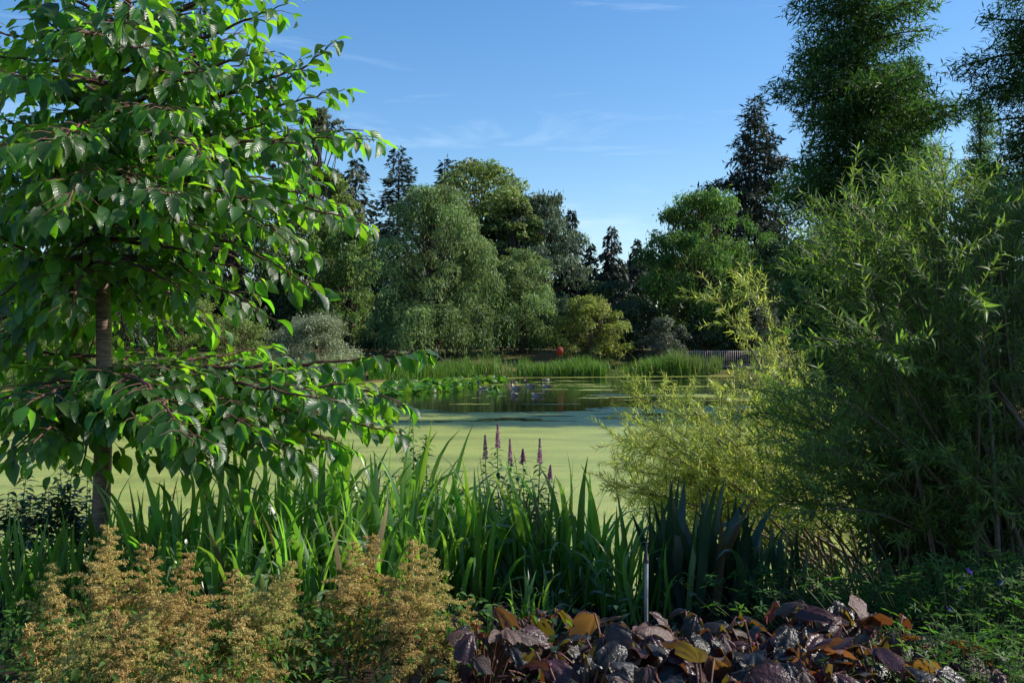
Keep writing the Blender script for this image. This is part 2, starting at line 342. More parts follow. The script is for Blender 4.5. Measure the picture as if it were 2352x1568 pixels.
mm = N(nt, 'ShaderNodeMix', data_type='RGBA', blend_type='MULTIPLY'); mm.inputs['Factor'].default_value = .5; L(r1.outputs['Color'], mm.inputs['A']); L(n2.outputs['Color'], mm.inputs['B'])
bs = N(nt, 'ShaderNodeBsdfPrincipled'); bs.inputs['Roughness'].default_value = .42; bs.inputs['Specular IOR Level'].default_value = .45; L(mm.outputs['Result'], bs.inputs['Base Color'])
bu = N(nt, 'ShaderNodeBump'); bu.inputs['Strength'].default_value = .35; bu.inputs['Distance'].default_value = .008; L(n2.outputs['Distance'], bu.inputs['Height']); L(bu.outputs[0], bs.inputs['Normal'])
L(bs.outputs[0], out.inputs['Surface'])
xs = np.arange(-34, 19.6, .27); ys = np.concatenate([np.arange(8.5, 24, .2), np.arange(24, 52, .16), np.arange(52, 88, .22)])
DX, DY = np.meshgrid((xs[:-1] + xs[1:]) / 2, (ys[:-1] + ys[1:]) / 2); sdm = pond_sd(DX, DY)
st1 = fbm(DX * .10 + 3, DY * .42, 5); st2 = fbm(DX * .5, DY * 1.7, 21)
edge = 44.0 + (st1 - .47) * 22 + .05 * DX
keep = (DY < edge) & ~((DY > 37) & (st2 < .36))
keep |= (DY > 47) & (st1 * .55 + st2 * .45 > .60 + .03 * np.sin(DX)) & (DY < 80)
keep |= (sdm > -1.6 - 2.2 * st2 + .9) & (DY > 60)
keep |= (DX < -6) & (DY > 56) & (fbm(DX * .2, DY * .3, 40) > .40)
keep &= sdm < .35
iy, ix = np.nonzero(keep); nX = len(xs); idx = iy * nX + ix
VX, VY = np.meshgrid(xs, ys); r_ = np.random.default_rng(3)
VX = VX + r_.normal(0, .05, VX.shape); VY = VY + r_.normal(0, .045, VY.shape)
tag(MB().add(np.stack([VX, VY, np.full(VX.shape, .006)], -1).reshape(-1, 3), np.stack([idx, idx + 1, idx + nX + 1, idx + nX], -1)).build('duckweed', dm),
    'pale green duckweed film floating over the near pond water', 'duckweed', kind='stuff')

rng = np.random.default_rng(90); n = 420; fx = rng.uniform(-14, 12, n); fy = 10 + 36 * rng.random(n) ** 1.3
tag(MB().add(*scatter(RH, RHF, np.stack([fx, fy, np.full(n, .014)], -1), rng.normal(size=(n, 3)) * np.array([1, 1, .06]), np.array([0, 0, 1.]) + rng.normal(size=(n, 3)) * .15, rng.uniform(.03, .09, n), rng.uniform(.02, .05, n))).build('floating_leaves', M['iris_dry']),
    'tiny dry leaf bits scattered on the duckweed', 'leaf litter', kind='stuff')

# ------------------------------------------------------------------ trees
def leaf_size(n, area, aspect, lai):
    """leaf length for which n leaves cover the crown's outline lai times"""
    return math.sqrt(2 * lai * area / (n * aspect))

def limb(mb, a, b, r0, r1, rng, sag=.0, n=4, sides=3):
    mid = (a + b) / 2 + rng.normal(size=3) * np.linalg.norm(b - a) * .08; mid[2] += sag * np.linalg.norm(b - a)
    mb.add(*tube(bez(a, mid, b, n), np.linspace(r0, r1, n), sides, cap=False))

def place(name, label, px, Y, top, cat='tree', group=None, dz=0.):
    X = (px - 1176) / F * Y; z = H(X, Y) + dz; Ht = P(px, top, Y)[2] - z
    return thing(name, label, cat, (X, Y, z), group), Ht

def broadleaf(root, Ht, W, mat, seed, n=16000, size=.3, hb=.12, nc=70, shape=.8, weep=0., sparse=0., jag=.0, aspect=.45, bark='bark', stems=1, flat=.8, crad=.13, lean=0., lai=5.5):
    """trunk with limbs; a crown of leaf clumps carried on the limbs"""
    rng = np.random.default_rng(seed); tb = MB(); lb = MB()
    t = rng.random(nc) ** .85; t[:4] = [.99, .95, .9, .92]
    prof = np.sin(np.pi * np.clip(t * .84 + .12, 0, 1) ** shape) ** .55
    ph = rng.random(nc) * 2 * np.pi; rad = np.sqrt(rng.uniform(.12, 1, nc)) * .92; rad[:4] *= .35
    rad *= 1 + .18 * np.sin(ph * 3 + seed) * np.sin(t * 7 + seed)
    z = Ht * (hb + (1 - hb) * t)
    c = np.stack([np.cos(ph) * rad * prof * W / 2 + lean * z, np.sin(ph) * rad * prof * W / 2, z], -1)
    cr_ = W * crad * rng.uniform(.6, 1.35, nc) * (1 - .35 * t); c[:, 2] = np.minimum(c[:, 2], Ht - cr_ * .55)
    th = Ht * .8; tr0 = .022 * Ht + .06
    for s in range(stems):
        o = np.array([rng.normal() * .25 * (stems > 1), rng.normal() * .25 * (stems > 1), -.2])
        top = np.array([rng.normal() * W * .08 * (1 + stems) / 2 + lean * th, rng.normal() * W * .08, th])
        tp = bez(o, np.array([o[0] + rng.normal() * .3, o[1], th * .5]), top, 9)
        tb.add(*tube(tp, np.linspace(tr0 / math.sqrt(stems), tr0 * .18, 9) * np.array([1.35] + [1] * 8), 8))
        for i in range(s, nc, stems):
            k = np.clip((c[i, 2] / th) * .72 - .02, .1, .97); a = tp[int(k * 8)]
            limb(tb, a, c[i], tr0 * .26 / math.sqrt(stems), .025, rng, -.04)
    p = cr_ ** 2; ci = rng.choice(nc, n, p=p / p.sum())
    d = unit(rng, n); d[:, 2] = np.where(rng.random(n) < .84, np.abs(d[:, 2]), d[:, 2])
    rr = cr_[ci] * rng.uniform(.30, 1.1, n) ** .45
    pos = c[ci] + d * rr[:, None] * np.array([1, 1, flat]); nh = d + rng.normal(size=(n, 3)) * .55 + np.array([0, 0, .25])
    D = np.cross(d, unit(rng, n)) + np.array([0, 0, -.35]) + d * .35
    if weep:
        drop = rng.random(n) ** 1.4 * weep * Ht * rng.uniform(.3, 1, nc)[ci] ; drop = np.minimum(drop, pos[:, 2] - .15)
        q = rng.random(n) ; stid = np.floor(q * 9).astype(int)                       # leaves gather on hanging strands
        sd_ = norm(np.stack([np.cos(stid * .7 + ci), np.sin(stid * .7 + ci), np.abs(np.sin(stid * 2.3 + ci)) * .8], -1))
        pos2 = c[ci] + sd_ * cr_[ci][:, None] * .95 + rng.normal(size=(n, 3)) * .16; pos2[:, 2] -= drop
        wk = rng.random(n) < .55; pos = np.where(wk[:, None], pos2, pos); D = np.where(wk[:, None], np.array([0, 0, -1.]) + rng.normal(size=(n, 3)) * .3, D)
        pos[:, 2] = np.maximum(pos[:, 2], .1)
    if jag:                                        # shoots that stick out of the outline
        j_ = rng.random(n) < .35; pos = pos + np.where(j_, rng.random(n) * jag * 1.3 * cr_[ci] * np.round(rng.random(n) * 6) / 6, 0)[:, None] * norm(d + np.array([0, 0, .5]))
    if sparse: 
        keep_ = rng.random(n) > sparse; pos, D, nh = pos[keep_], D[keep_], nh[keep_]
    s_ = leaf_size(n, W * Ht * (1 - hb) * .78, aspect, lai) * rng.uniform(.6, 1.3, len(pos))
    v_, f_, _ = scatter(RH, RHF, pos, D, nh, s_, s_ * aspect)
    if sparse: ci = ci[keep_]
    lb.add(v_, f_, np.repeat(rng.random((nc, 2))[ci], 4, axis=0))
    tb.build('trunk', M[bark], root); lb.build('crown', M['t_' + mat], root, smooth=False)
    return root

def conifer(root, Ht, W, mat, seed, levels=40, per=7, dens=9., spray=.7, droop=.35, up=.1, p=.85, hb=.06, bark='bark', aspect=.45, hang=.5, rough=.3, tuft=0., plate=0., lai=10.):
    """straight trunk, whorls of branches, sprays along both sides of every branch"""
    rng = np.random.default_rng(seed); tb = MB(); lb = MB()
    r0 = .016 * Ht + .08
    zz = np.linspace(0, Ht, 12); tb.add(*tube(np.stack([np.sin(zz * .2 + seed) * .06, np.cos(zz * .23) * .06, zz - .2], -1), np.linspace(r0, .03, 12) * np.array([1.4] + [1] * 11), 8))
    levels = int(levels * 1.5); dens *= .75
    lv = hb * Ht + (Ht * .985 - hb * Ht) * np.linspace(0, 1, levels) ** .92
    Z = np.repeat(lv, per) + rng.normal(0, Ht / levels * .3, levels * per); B = len(Z)
    az = rng.random(B) * 2 * np.pi; t = np.clip((Z - hb * Ht) / (Ht * (1 - hb)), 0, 1)
    L_ = W / 2 * (1 - t) ** p * (1 + rough * rng.uniform(-1, .6, B)) + .012 * Ht
    L_ *= 1 + .22 * np.sin(az * 2 + Z * .9 + seed)
    out_ = np.stack([np.cos(az), np.sin(az), np.zeros(B)], -1); lat = np.stack([-np.sin(az), np.cos(az), np.zeros(B)], -1)
    def bp(i, s): return np.stack([np.zeros(len(i)), np.zeros(len(i)), Z[i]], -1) + out_[i] * (L_[i] * s)[:, None] + np.array([0, 0, 1.]) * (L_[i] * (up * s - droop * s ** 2 + droop * .45 * s ** 4))[:, None]
    for i in range(B):
        if L_[i] > .9:
            s = np.linspace(0, .95, 3); tb.add(*tube(bp(np.full(3, i), s), np.linspace(.012 * L_[i] + .02, .012, 3), 3, cap=False))
    m = np.maximum(4, (L_ * dens).astype(int)); ii = np.repeat(np.arange(B), m); n = len(ii)
    s = rng.uniform(.03, 1.02, n) ** .8
    if tuft: s = np.clip(np.round(s * tuft) / tuft + rng.normal(0, .035, n), .05, 1.05)
    side = rng.uniform(-1, 1, n); wd = L_[ii] * .26 * (1.1 - s) + .10
    pos = bp(ii, s) + lat[ii] * (side * wd)[:, None]; pos[:, 2] += rng.normal(0, .22, n) * spray - np.abs(side) * wd * .25
    D = out_[ii] * .75 + lat[ii] * (np.sign(side) * .7)[:, None] + np.array([0, 0, -1.]) * hang + rng.normal(size=(n, 3)) * .25
    nh = np.array([0, 0, 1.]) + rng.normal(size=(n, 3)) * (.3 if plate else .55)
    spray2 = leaf_size(n, W * Ht * (1 - hb) * .55, aspect, lai)
    sl = spray2 * rng.uniform(.55, 1.3, n) * (1 - .35 * t[ii])
    v_, f_, _ = scatter(RH, RHF, pos, D, nh, sl, sl * aspect); lb.add(v_, f_, np.repeat(rng.random((B, 2))[ii], 4, axis=0))
    tb.build('trunk', M[bark], root); lb.build('crown', M['t_' + mat], root, smooth=False)
    return root

def feathery(root, Ht, W, mat, seed, nb=150, n=40000, size=.3, hb=.12, up=.25, p=.6, bark='red_bark', top_w=.3, gap=.35, r0=None, lai=6., puff=.2, asp=.26):
    """dawn redwood: bare central trunk, arched branches, feathery masses of foliage with gaps between"""
    rng = np.random.default_rng(seed); tb = MB(); lb = MB(); r0 = r0 or .014 * Ht + .06
    zz = np.linspace(0, Ht, 14); tb.add(*tube(np.stack([np.sin(zz * .15 + seed) * .1, zz * 0, zz - .2], -1), np.linspace(r0, .04, 14) * np.array([1.5, 1.1] + [1] * 12), 10))
    Z = Ht * (hb + (.985 - hb) * (np.arange(nb) + rng.random(nb)) / nb); az = (np.arange(nb) * 2.4 + rng.normal(0, .35, nb)); t = (Z / Ht - hb) / (1 - hb)
    L_ = W / 2 * (top_w + (1 - top_w) * (1 - t) ** p) * rng.uniform(.62, 1.1, nb) * (1 - t ** 6 * .8) * (1 + gap * np.sin(Z * 1.25 + az * 1.0 + seed))
    out_ = np.stack([np.cos(az), np.sin(az), np.zeros(nb)], -1)
    C0 = []; R0 = []
    for i in range(nb):
        a = np.array([0, 0, Z[i]]); b = a + out_[i] * L_[i] + np.array([0, 0, L_[i] * (up - .12 + rng.normal(0, .08))]); mid = a + out_[i] * L_[i] * .5 + np.array([0, 0, L_[i] * up * .9])
        pts = bez(a, mid, b, 6); tb.add(*tube(pts, np.linspace(.018 * L_[i] + .03, .015, 6), 4, cap=False))
        for s in np.arange(.34, 1.02, .6 / max(L_[i], .8) ** .8):
            k = s * 5; j = min(int(k), 4); q_ = pts[j] + (pts[j + 1] - pts[j]) * min(k - j, 1)
            C0.append(q_ + rng.normal(size=3) * .22 * (.3 + L_[i] * .08)); R0.append((.50 + puff * L_[i] * (1.2 - s)) * rng.uniform(.6, 1.25))
    C0 = np.array(C0); R0 = np.array(R0); pr = R0 ** 2; ci = rng.choice(len(C0), n, p=pr / pr.sum())
    d = unit(rng, n); pos = C0[ci] + d * (R0[ci] * rng.uniform(.1, 1.1, n) ** .6)[:, None] * np.array([1.15, 1.15, .62]); pos[:, 2] -= .1 * R0[ci]
    D = norm(pos * np.array([1, 1, 0])) * .5 + rng.normal(size=(n, 3)) * .6 + np.array([0, 0, -.25])
    nh = np.array([0, 0, 1.]) + rng.normal(size=(n, 3)) * .6; sl = leaf_size(n, W * Ht * (1 - hb) * .75, asp, lai) * rng.uniform(.5, 1.3, n)
    v_, f_, _ = scatter(RH, RHF, pos, D, nh, sl, sl * asp); lb.add(v_, f_, np.repeat(rng.random((len(C0), 2))[ci], 4, axis=0))
    tb.build('trunk', M[bark], root); lb.build('crown', M['t_' + mat], root, smooth=False)
    return root

def T(fn, name, label, px, Y, top, w_px, mat, seed, cat='tree', **kw):
    root, Ht = place(name, label, px, Y, top, cat)
    fn(root, Ht, w_px / F * Y, mat, seed, **kw)

# far row of conifers and tall trees
T(conifer, 'conifer_tree', 'tall dark conifer rising behind the cherry leaves at upper left', 462, 118, 12, 250, 'spruce', 11, levels=46, per=8, dens=6, spray=.9)
T(conifer, 'conifer_tree', 'dark conifer mostly hidden behind the cherry crown, far left', 255, 112, 60, 300, 'spruce', 12, levels=40, per=8, dens=6, spray=.9)
T(broadleaf, 'airy_tree', 'thin-crowned pale tree with open branches behind cherry branch tips', 735, 126, 262, 240, 'grey', 13, n=9000, size=.34, hb=.35, nc=75, sparse=.45, crad=.075)
T(conifer, 'conifer_tree', 'loose olive conifer left of the blue-green fir', 818, 132, 362, 170, 'sequoia', 14, levels=26, per=6, dens=5, spray=.9, droop=.5, rough=.6, p=.6)
T(conifer, 'fir_tree', 'pointed blue-green fir standing alone above the willows', 915, 150, 336, 215, 'blue_fir', 15, levels=36, per=7, dens=6.0, spray=.95, droop=.12, up=.12, hang=.15, p=.75)
T(conifer, 'fir_tree', 'small fir tip poking above the round chestnut crown', 1021, 152, 362, 130, 'spruce', 16, levels=34, per=7, dens=6, spray=.9, droop=.1, up=.15, hang=.1)
T(broadleaf, 'chestnut_tree', 'large round-crowned green tree with sky gaps left of cedar', 1100, 128, 372, 275, 'olive', 17, n=22000, hb=.28, nc=150, crad=.135, aspect=.6, lai=7, shape=1.2)
T(broadleaf, 'chestnut_tree', 'lower rounded green crown leaning against the cedar', 1185, 122, 455, 150, 'olive', 18, n=14000, hb=.2, nc=80, crad=.13, aspect=.6, lai=6)
T(broadleaf, 'cedar_tree', 'grey-blue cedar with layered drooping boughs', 1232, 126, 448, 235, 'cedar', 19, n=24000, hb=.12, nc=85, flat=.32, crad=.15, weep=.06, aspect=.3, shape=.7, lai=7, jag=.6)
T(conifer, 'spruce_tree', 'tallest dark spruce right beside the grey cedar', 1312, 140, 480, 160, 'spruce', 20, levels=26, per=7, dens=7, spray=.9, droop=.42, up=.1, hang=.8)
T(conifer, 'spruce_tree', 'small dark spruce tucked between cedar and the broad spruce', 1357, 134, 560, 100, 'spruce', 21, levels=20, per=6, dens=7, spray=.8, droop=.45, hang=.8)
T(conifer, 'spruce_tree', 'broad dark spruce in the middle of the sky gap', 1405, 130, 518, 150, 'spruce', 22, levels=24, per=7, dens=8, spray=.85, droop=.5, hang=.9)
T(conifer, 'spruce_tree', 'slim dark spruce at the right of the sky gap', 1463, 134, 549, 110, 'spruce', 23, levels=22, per=7, dens=8, spray=.8, droop=.5, hang=.9)
T(feathery, 'sequoia_tree', 'tall ragged redwood with reddish trunk behind the dawn redwoods', 1735, 148, 212, 360, 'sequoia', 24, nb=130, n=30000, hb=.06, up=-.08, top_w=.2, p=.75, gap=.25, lai=7)
T(feathery, 'sequoia_tree', 'shorter dark redwood at the left of the tall ragged one', 1632, 150, 418, 140, 'sequoia', 25, nb=70, n=11000, lai=7, size=.5, hb=.15, up=-.1, top_w=.35)
# trees on the far bank
T(broadleaf, 'deciduous_tree', 'olive tree crown just right of the cherry branch tips', 765, 112, 402, 190, 'olive', 26, n=13000, size=.32, hb=.2, nc=80, crad=.11)
T(broadleaf, 'deciduous_tree', 'dark grey-green tree between cherry and the big willow', 690, 103, 470, 230, 'green', 27, n=16000, size=.30, hb=.10, nc=90, weep=.12)
T(broadleaf, 'deciduous_tree', 'green tree with dark interior directly left of the big willow', 810, 100, 530, 170, 'green', 28, n=13000, size=.28, hb=.08, nc=80, weep=.1)
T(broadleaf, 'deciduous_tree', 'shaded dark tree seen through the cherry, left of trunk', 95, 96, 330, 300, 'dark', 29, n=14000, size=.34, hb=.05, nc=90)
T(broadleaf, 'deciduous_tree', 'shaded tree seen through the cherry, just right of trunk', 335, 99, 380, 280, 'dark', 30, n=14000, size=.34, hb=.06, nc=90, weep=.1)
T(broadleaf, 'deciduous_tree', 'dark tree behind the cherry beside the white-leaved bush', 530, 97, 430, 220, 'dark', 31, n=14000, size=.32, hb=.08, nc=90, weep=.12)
T(broadleaf, 'willow_tree', 'big grey-green weeping willow sweeping to the far bank', 1000, 91, 436, 325, 'grey_willow', 32, lai=6.5, n=52000, size=.23, hb=.06, nc=150, weep=.20, aspect=.36, crad=.105, shape=.85, jag=.3)
T(broadleaf, 'willow_tree', 'smaller conical grey-green tree right of the weeping willow', 1200, 96, 576, 165, 'grey_willow', 33, n=20000, size=.24, hb=.07, nc=90, weep=.12, aspect=.4, shape=.8)
T(broadleaf, 'dawn_redwood', 'bright green bushy redwood above the footbridge', 1615, 101, 450, 330, 'redwood', 34, n=44000, hb=.02, nc=230, weep=.07, aspect=.30, crad=.062, shape=1.0, lai=6.5, jag=1.2, flat=1.1, bark='red_bark')
T(broadleaf, 'deciduous_tree', 'dark broadleaf shrub tree below the spruces', 1395, 104, 650, 200, 'dark', 35, n=11000, size=.36, hb=.05, nc=60, aspect=.55)
T(broadleaf, 'deciduous_tree', 'shaded dark tree under the ragged redwood behind the yellow willow', 1790, 98, 560, 210, 'dark', 36, n=13000, size=.34, hb=.04, nc=80)
# right bank
T(feathery, 'dawn_redwood', 'huge dark dawn redwood with straight trunk on right bank', 1965, 47, -200, 425, 'deep', 37, asp=.19, nb=115, n=105000, hb=.05, up=.26, top_w=.62, p=.6, gap=.24, r0=.32, lai=10, puff=.31)
T(feathery, 'dawn_redwood', 'thinner dawn redwood just behind the huge one', 2092, 60, 120, 190, 'deep', 38, nb=80, n=34000, size=.34, hb=.12, up=.2, top_w=.4, gap=.3)
T(feathery, 'dawn_redwood', 'dark redwood cut off by the right picture edge', 2455, 41, -330, 500, 'deep', 39, asp=.18, nb=130, n=98000, lai=7.5, size=.30, hb=.10, up=.1, top_w=.5, p=.5, gap=.25)
T(feathery, 'dawn_redwood', 'light-tipped redwood in the gap beside the right edge', 2255, 62, 235, 150, 'redwood', 40, nb=60, n=24000, size=.36, hb=.15, up=.1, top_w=.35, gap=.35)
# shrubs along the far water's edge
def S(name, label, px, Y, top, w_px, mat, seed, cat='shrub', **kw):
    d = dict(n=9000, size=.2, hb=.02, nc=60, stems=5, crad=.15, bark='twig', jag=.5); d.update(kw)
    T(broadleaf, name, label, px, Y, top, w_px, mat, seed, cat=cat, **d)
S('white_willow', 'silvery white-leaved bush at the water on the left bank', 728, 70.5, 733, 215, 'silver', 41, n=22000, aspect=.22, nc=70, crad=.15, shape=.75, jag=.8)
S('olive_shrub', 'sprawling yellow-olive shrub right of the conical tree', 1358, 92, 684, 190, 'yellow', 42, n=12000, size=.26, nc=75, crad=.11, stems=4)
S('grey_shrub', 'small silvery grey shrub beside the footbridge', 1527, 91, 733, 110, 'grey', 43, n=7000, size=.22, aspect=.3)
S('grey_shrub', 'tall grey shrub behind the footbridge and yellow willow', 1762, 93, 642, 120, 'grey', 44, n=8000, size=.22, aspect=.3)
S('olive_shrub', 'olive shrub behind cherry branches beside the white-leaved bush', 545, 76, 735, 170, 'olive', 45, n=9000, size=.22)
S('olive_shrub', 'rounded olive shrub seen just right of the cherry trunk', 420, 78, 690, 190, 'olive', 46, n=9000, size=.24)
S('olive_shrub', 'olive shrub seen left of the cherry trunk', 130, 74, 720, 230, 'olive', 47, n=9000, size=.24)
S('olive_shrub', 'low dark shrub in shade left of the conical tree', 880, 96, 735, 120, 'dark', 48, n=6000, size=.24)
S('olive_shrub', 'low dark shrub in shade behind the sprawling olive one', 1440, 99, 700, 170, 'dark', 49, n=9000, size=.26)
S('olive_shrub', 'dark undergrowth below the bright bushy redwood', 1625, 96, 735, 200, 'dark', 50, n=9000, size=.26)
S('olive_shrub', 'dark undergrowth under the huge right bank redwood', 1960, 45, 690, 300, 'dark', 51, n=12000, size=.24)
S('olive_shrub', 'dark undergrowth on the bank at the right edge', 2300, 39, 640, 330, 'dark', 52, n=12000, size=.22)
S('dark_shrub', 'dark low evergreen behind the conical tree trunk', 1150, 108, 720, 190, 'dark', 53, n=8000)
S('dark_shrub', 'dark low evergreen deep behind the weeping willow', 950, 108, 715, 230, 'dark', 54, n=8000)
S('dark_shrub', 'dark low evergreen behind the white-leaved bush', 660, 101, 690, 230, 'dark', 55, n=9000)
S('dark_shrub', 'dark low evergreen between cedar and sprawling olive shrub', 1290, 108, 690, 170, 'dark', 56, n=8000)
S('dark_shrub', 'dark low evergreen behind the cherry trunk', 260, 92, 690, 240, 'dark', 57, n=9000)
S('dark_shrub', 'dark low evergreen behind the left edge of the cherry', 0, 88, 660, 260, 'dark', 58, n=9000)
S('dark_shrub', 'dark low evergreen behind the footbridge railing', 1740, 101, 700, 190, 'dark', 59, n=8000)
S('dark_shrub', 'dark undergrowth behind the stems of the green willow', 2235, 8.25, 985, 560, 'dark', 76, n=9000, hb=.0, lai=7, stems=7)  # added shrub that blackens the open gaps under the willow
# beyond the right edge, beside the willow, whose lower half it shades
root = thing('holly_tree', 'dark holly beyond the right edge shading the willow', 'tree', (6.4, 7.2, H(6.4, 7.2)))
broadleaf(root, 4.8, 4.0, 'dark', 75, lai=8, n=16000, hb=.04, nc=80)
# a far wood that closes the gaps low down
rng = np.random.default_rng(77); n = 22000; wx = rng.uniform(-110, 110, n); wy = 146 + rng.normal(0, 4, n); wh = 6 + 9 * fbm(wx * .06, wx * 0 + 2, 9)
pos = np.stack([wx, wy, 2 + wh * rng.random(n) ** .7], -1)
tag(MB().add(*scatter(RH, RHF, pos, unit(rng, n), unit(rng, n) + np.array([0, -1, 1.]), rng.uniform(.9, 1.9, n), .9)).build('far_wood', M['t_dark'], smooth=False),
    'dark mass of distant wood closing gaps low behind the trees', 'wood', kind='stuff')

# ------------------------------------------------------------------ reeds along the far shore
def ribbons(base, tip, w, bend, rng, n=3):
    """thin upright blades, n segments"""
    k = len(base); t = np.linspace(0, 1, n + 1); up = tip - base; a = rng.random(k) * 2 * np.pi
    side = np.stack([np.cos(a), np.sin(a), 0 * a], -1); out_ = np.stack([-np.sin(a), np.cos(a), 0 * a], -1)
    p = base[:, None] + up[:, None] * t[None, :, None] + out_[:, None] * (bend[:, None] * t[None] ** 2.5)[..., None]
    ww = (w[:, None] * np.clip(1.02 - t[None] ** 2.2, .06, 1) / 2)[..., None]
    V = np.stack([p - side[:, None] * ww, p + side[:, None] * ww], 2).reshape(-1, 3)
    i = (np.arange(k)[:, None] * (n + 1) * 2 + np.arange(n)[None] * 2).ravel()
    return V, np.stack([i, i + 1, i + 3, i + 2], -1)
def reeds(label, pts, n, h, depth, mat, seed, name='reed_bed'):
    rng = np.random.default_rng(seed); pts = np.array(pts, float); sgl = np.linalg.norm(np.diff(pts, axis=0), axis=1)
    u = rng.random(n) * sgl.sum(); cs = np.concatenate([[0], np.cumsum(sgl)]); j = np.clip(np.searchsorted(cs, u) - 1, 0, len(sgl) - 1); f = ((u - cs[j]) / sgl[j])[:, None]
    xy = pts[j] * (1 - f) + pts[j + 1] * f; xy[:, 1] += rng.uniform(-.3, depth, n)
    hh = h * rng.uniform(.55, 1.12, n) * (.30 + 1.4 * fbm(xy[:, 0] * .5, xy[:, 1] * .3, seed + 3))
    g_ = fbm(xy[:, 0] * .22 + seed, xy[:, 1] * .1, seed + 30) + rng.normal(0, .05, n) > .43; xy, hh = xy[g_], hh[g_]; n = len(xy)
    b = np.concatenate([xy, np.maximum(hgt(xy[:, 0], xy[:, 1]), -.1)[:, None]], 1); tp = b + np.stack([rng.normal(0, .13, n) * hh, rng.normal(0, .13, n) * hh, hh], -1)
    o = MB().add(*ribbons(b, tp, rng.uniform(.03, .06, n), rng.uniform(0, .45, n) * hh, rng)).build(name, M[mat])
    return tag(o, label, 'reeds', 'reeds along the far shore', 'stuff')
reeds('bright green reeds right of the big weeping willow, below the red lifebuoy', [(-4, 81.6), (0, 83.2), (5, 84.2), (8, 84.9)], 6500, 1.35, 2.2, 'reed', 1)
reeds('tall bright reeds below the sprawling olive shrub', [(8, 84.9), (12, 85.8), (15.5, 86.5)], 4500, 1.6, 2.0, 'reed', 2)
reeds('paler reeds next to the footbridge end', [(14, 86.2), (17, 87.2), (18.6, 88.4)], 2600, 1.7, 1.6, 'reed_olive', 3)
reeds('short reeds in front of the footbridge supports', [(17.5, 87.6), (21, 88.0), (24, 89.2)], 1500, .8, .9, 'reed_olive', 7)
reeds('reeds at the foot of the big weeping willow, behind lily pads', [(-10.5, 73.2), (-5, 80.7), (-3.5, 81.6)], 4500, 1.2, 1.8, 'reed', 4)
reeds('pale reeds on the left bank around the white-leaved bush', [(-24, 64.5), (-18, 67.2), (-10.2, 73)], 6000, 1.7, 2.2, 'reed_olive', 5)
reeds('reeds on the left shore seen behind the cherry trunk', [(-50, 47.5), (-30, 61.5), (-24, 64.5)], 5000, 1.9, 3.0, 'reed', 6)

# ------------------------------------------------------------------ lily pads standing out of the water
def lily_leaf(seed):
    r = np.random.default_rng(seed); a = np.linspace(.25, 2 * np.pi - .25, 13); V = [[0, 0, 0]]
    for k in (.55, 1.):
        V += [[.5 * k * math.sin(x), -.5 * k * math.cos(x) * 1.15 + .1, (.10 * k * k * (1 + r.uniform(-.5, .8))) * (1 if k == 1 else .6)] for x in a]
    V = np.array(V); i = np.arange(12)
    return V, [np.stack([0 * i, 1 + i, 2 + i], -1), np.stack([1 + i, 14 + i, 15 + i, 2 + i], -1)]
LLM = [MB().add(*lily_leaf(s)).mesh('pad', M['lily']) for s in range(3)]
def lily_clump(label, px, py, w_px, d, n, seed):
    Y = CZ * F / (py - 784); X = (px - 1176) / F * Y; rng = np.random.default_rng(seed); root = thing('water_lily', label, 'water lily', (X, Y, 0), 'lily clumps in the pond')
    w = w_px / F * Y; n = int(n * .5)
    pos = np.stack([rng.uniform(-w / 2, w / 2, n), rng.uniform(-d / 2, d / 2, n), np.where(rng.random(n) < .35, .02, rng.uniform(.05, .38, n))], -1)
    tl = np.where(pos[:, 2:3] < .03, .05, .75); nh = norm(np.array([0, 0, 1.]) + rng.normal(size=(n, 3)) * tl)
    D = norm(rng.normal(size=(n, 3)) * np.array([1, 1, .35])); leaf_objects('pad', LLM, pos, D, nh, rng.uniform(.26, .50, n), root, np.zeros(3))
    stb = MB()
    for p_ in pos[pos[:, 2] > .05]: stb.add(*tube(np.array([[p_[0] * .97, p_[1] * .97, -.1], p_]), .008, 4, cap=False))
    tag(stb.build('stalks', M['stem'], root), kind='stuff')
for k, (lab, px, py, w, d, n) in enumerate([
    ('leafy lily clump nearest the left, under the cherry tip', 905, 906, 70, 3.5, 150), ('lily clump with upright leaves in front row, second from left', 960, 901, 80, 4, 190),
    ('front row lily clump third from left, by open water', 1020, 897, 80, 4, 170), ('lily clump at the right end of the front row', 1066, 886, 70, 5, 150),
    ('back row lily clump below the weeping willow', 985, 884, 80, 5, 150), ('back row lily clump right of the willow foot', 1060, 878, 90, 5, 150),
    ('lily clump nearest the geese', 1120, 879, 80, 4, 150), ('low lily clump behind, at the left bank', 915, 890, 70, 5, 120),
    ('tiny isolated lily clump in open water before the geese', 1132, 903, 28, .9, 24)]):
    lily_clump(lab, px, py, w, d, n, 200 + k)

# ------------------------------------------------------------------ geese
M['goose_brown'] = plain('goose_brown', (.20, .155, .115), .8, (.10, .075, .055), 22, (1, 3, 1), .3, .01)
M['goose_pale'] = plain('goose_pale', (.55, .47, .40), .8, (.42, .34, .28), 14)
M['goose_black'] = plain('goose_black', (.018, .017, .016), .6, (.01, .01, .01), 20)
M['goose_white'] = plain('goose_white', (.75, .72, .68), .8, (.6, .57, .52), 20)
def loft(rings, sides=10):
    V = []; a = np.arange(sides) / sides * 2 * np.pi
    for (x, z, ry, rz) in rings: V.append(np.stack([np.full(sides, x), np.cos(a) * ry, z + np.sin(a) * rz], -1))
    n = len(rings); V = np.concatenate(V); i = np.arange(n - 1)[:, None] * sides; j = np.arange(sides)[None]; k = (j + 1) % sides
    Fq = np.stack([i + j, i + k, i + sides + k, i + sides + j], -1).reshape(-1, 4)
    return V, [Fq, np.arange(sides)[None, ::-1], (np.arange(sides) + (n - 1) * sides)[None]]
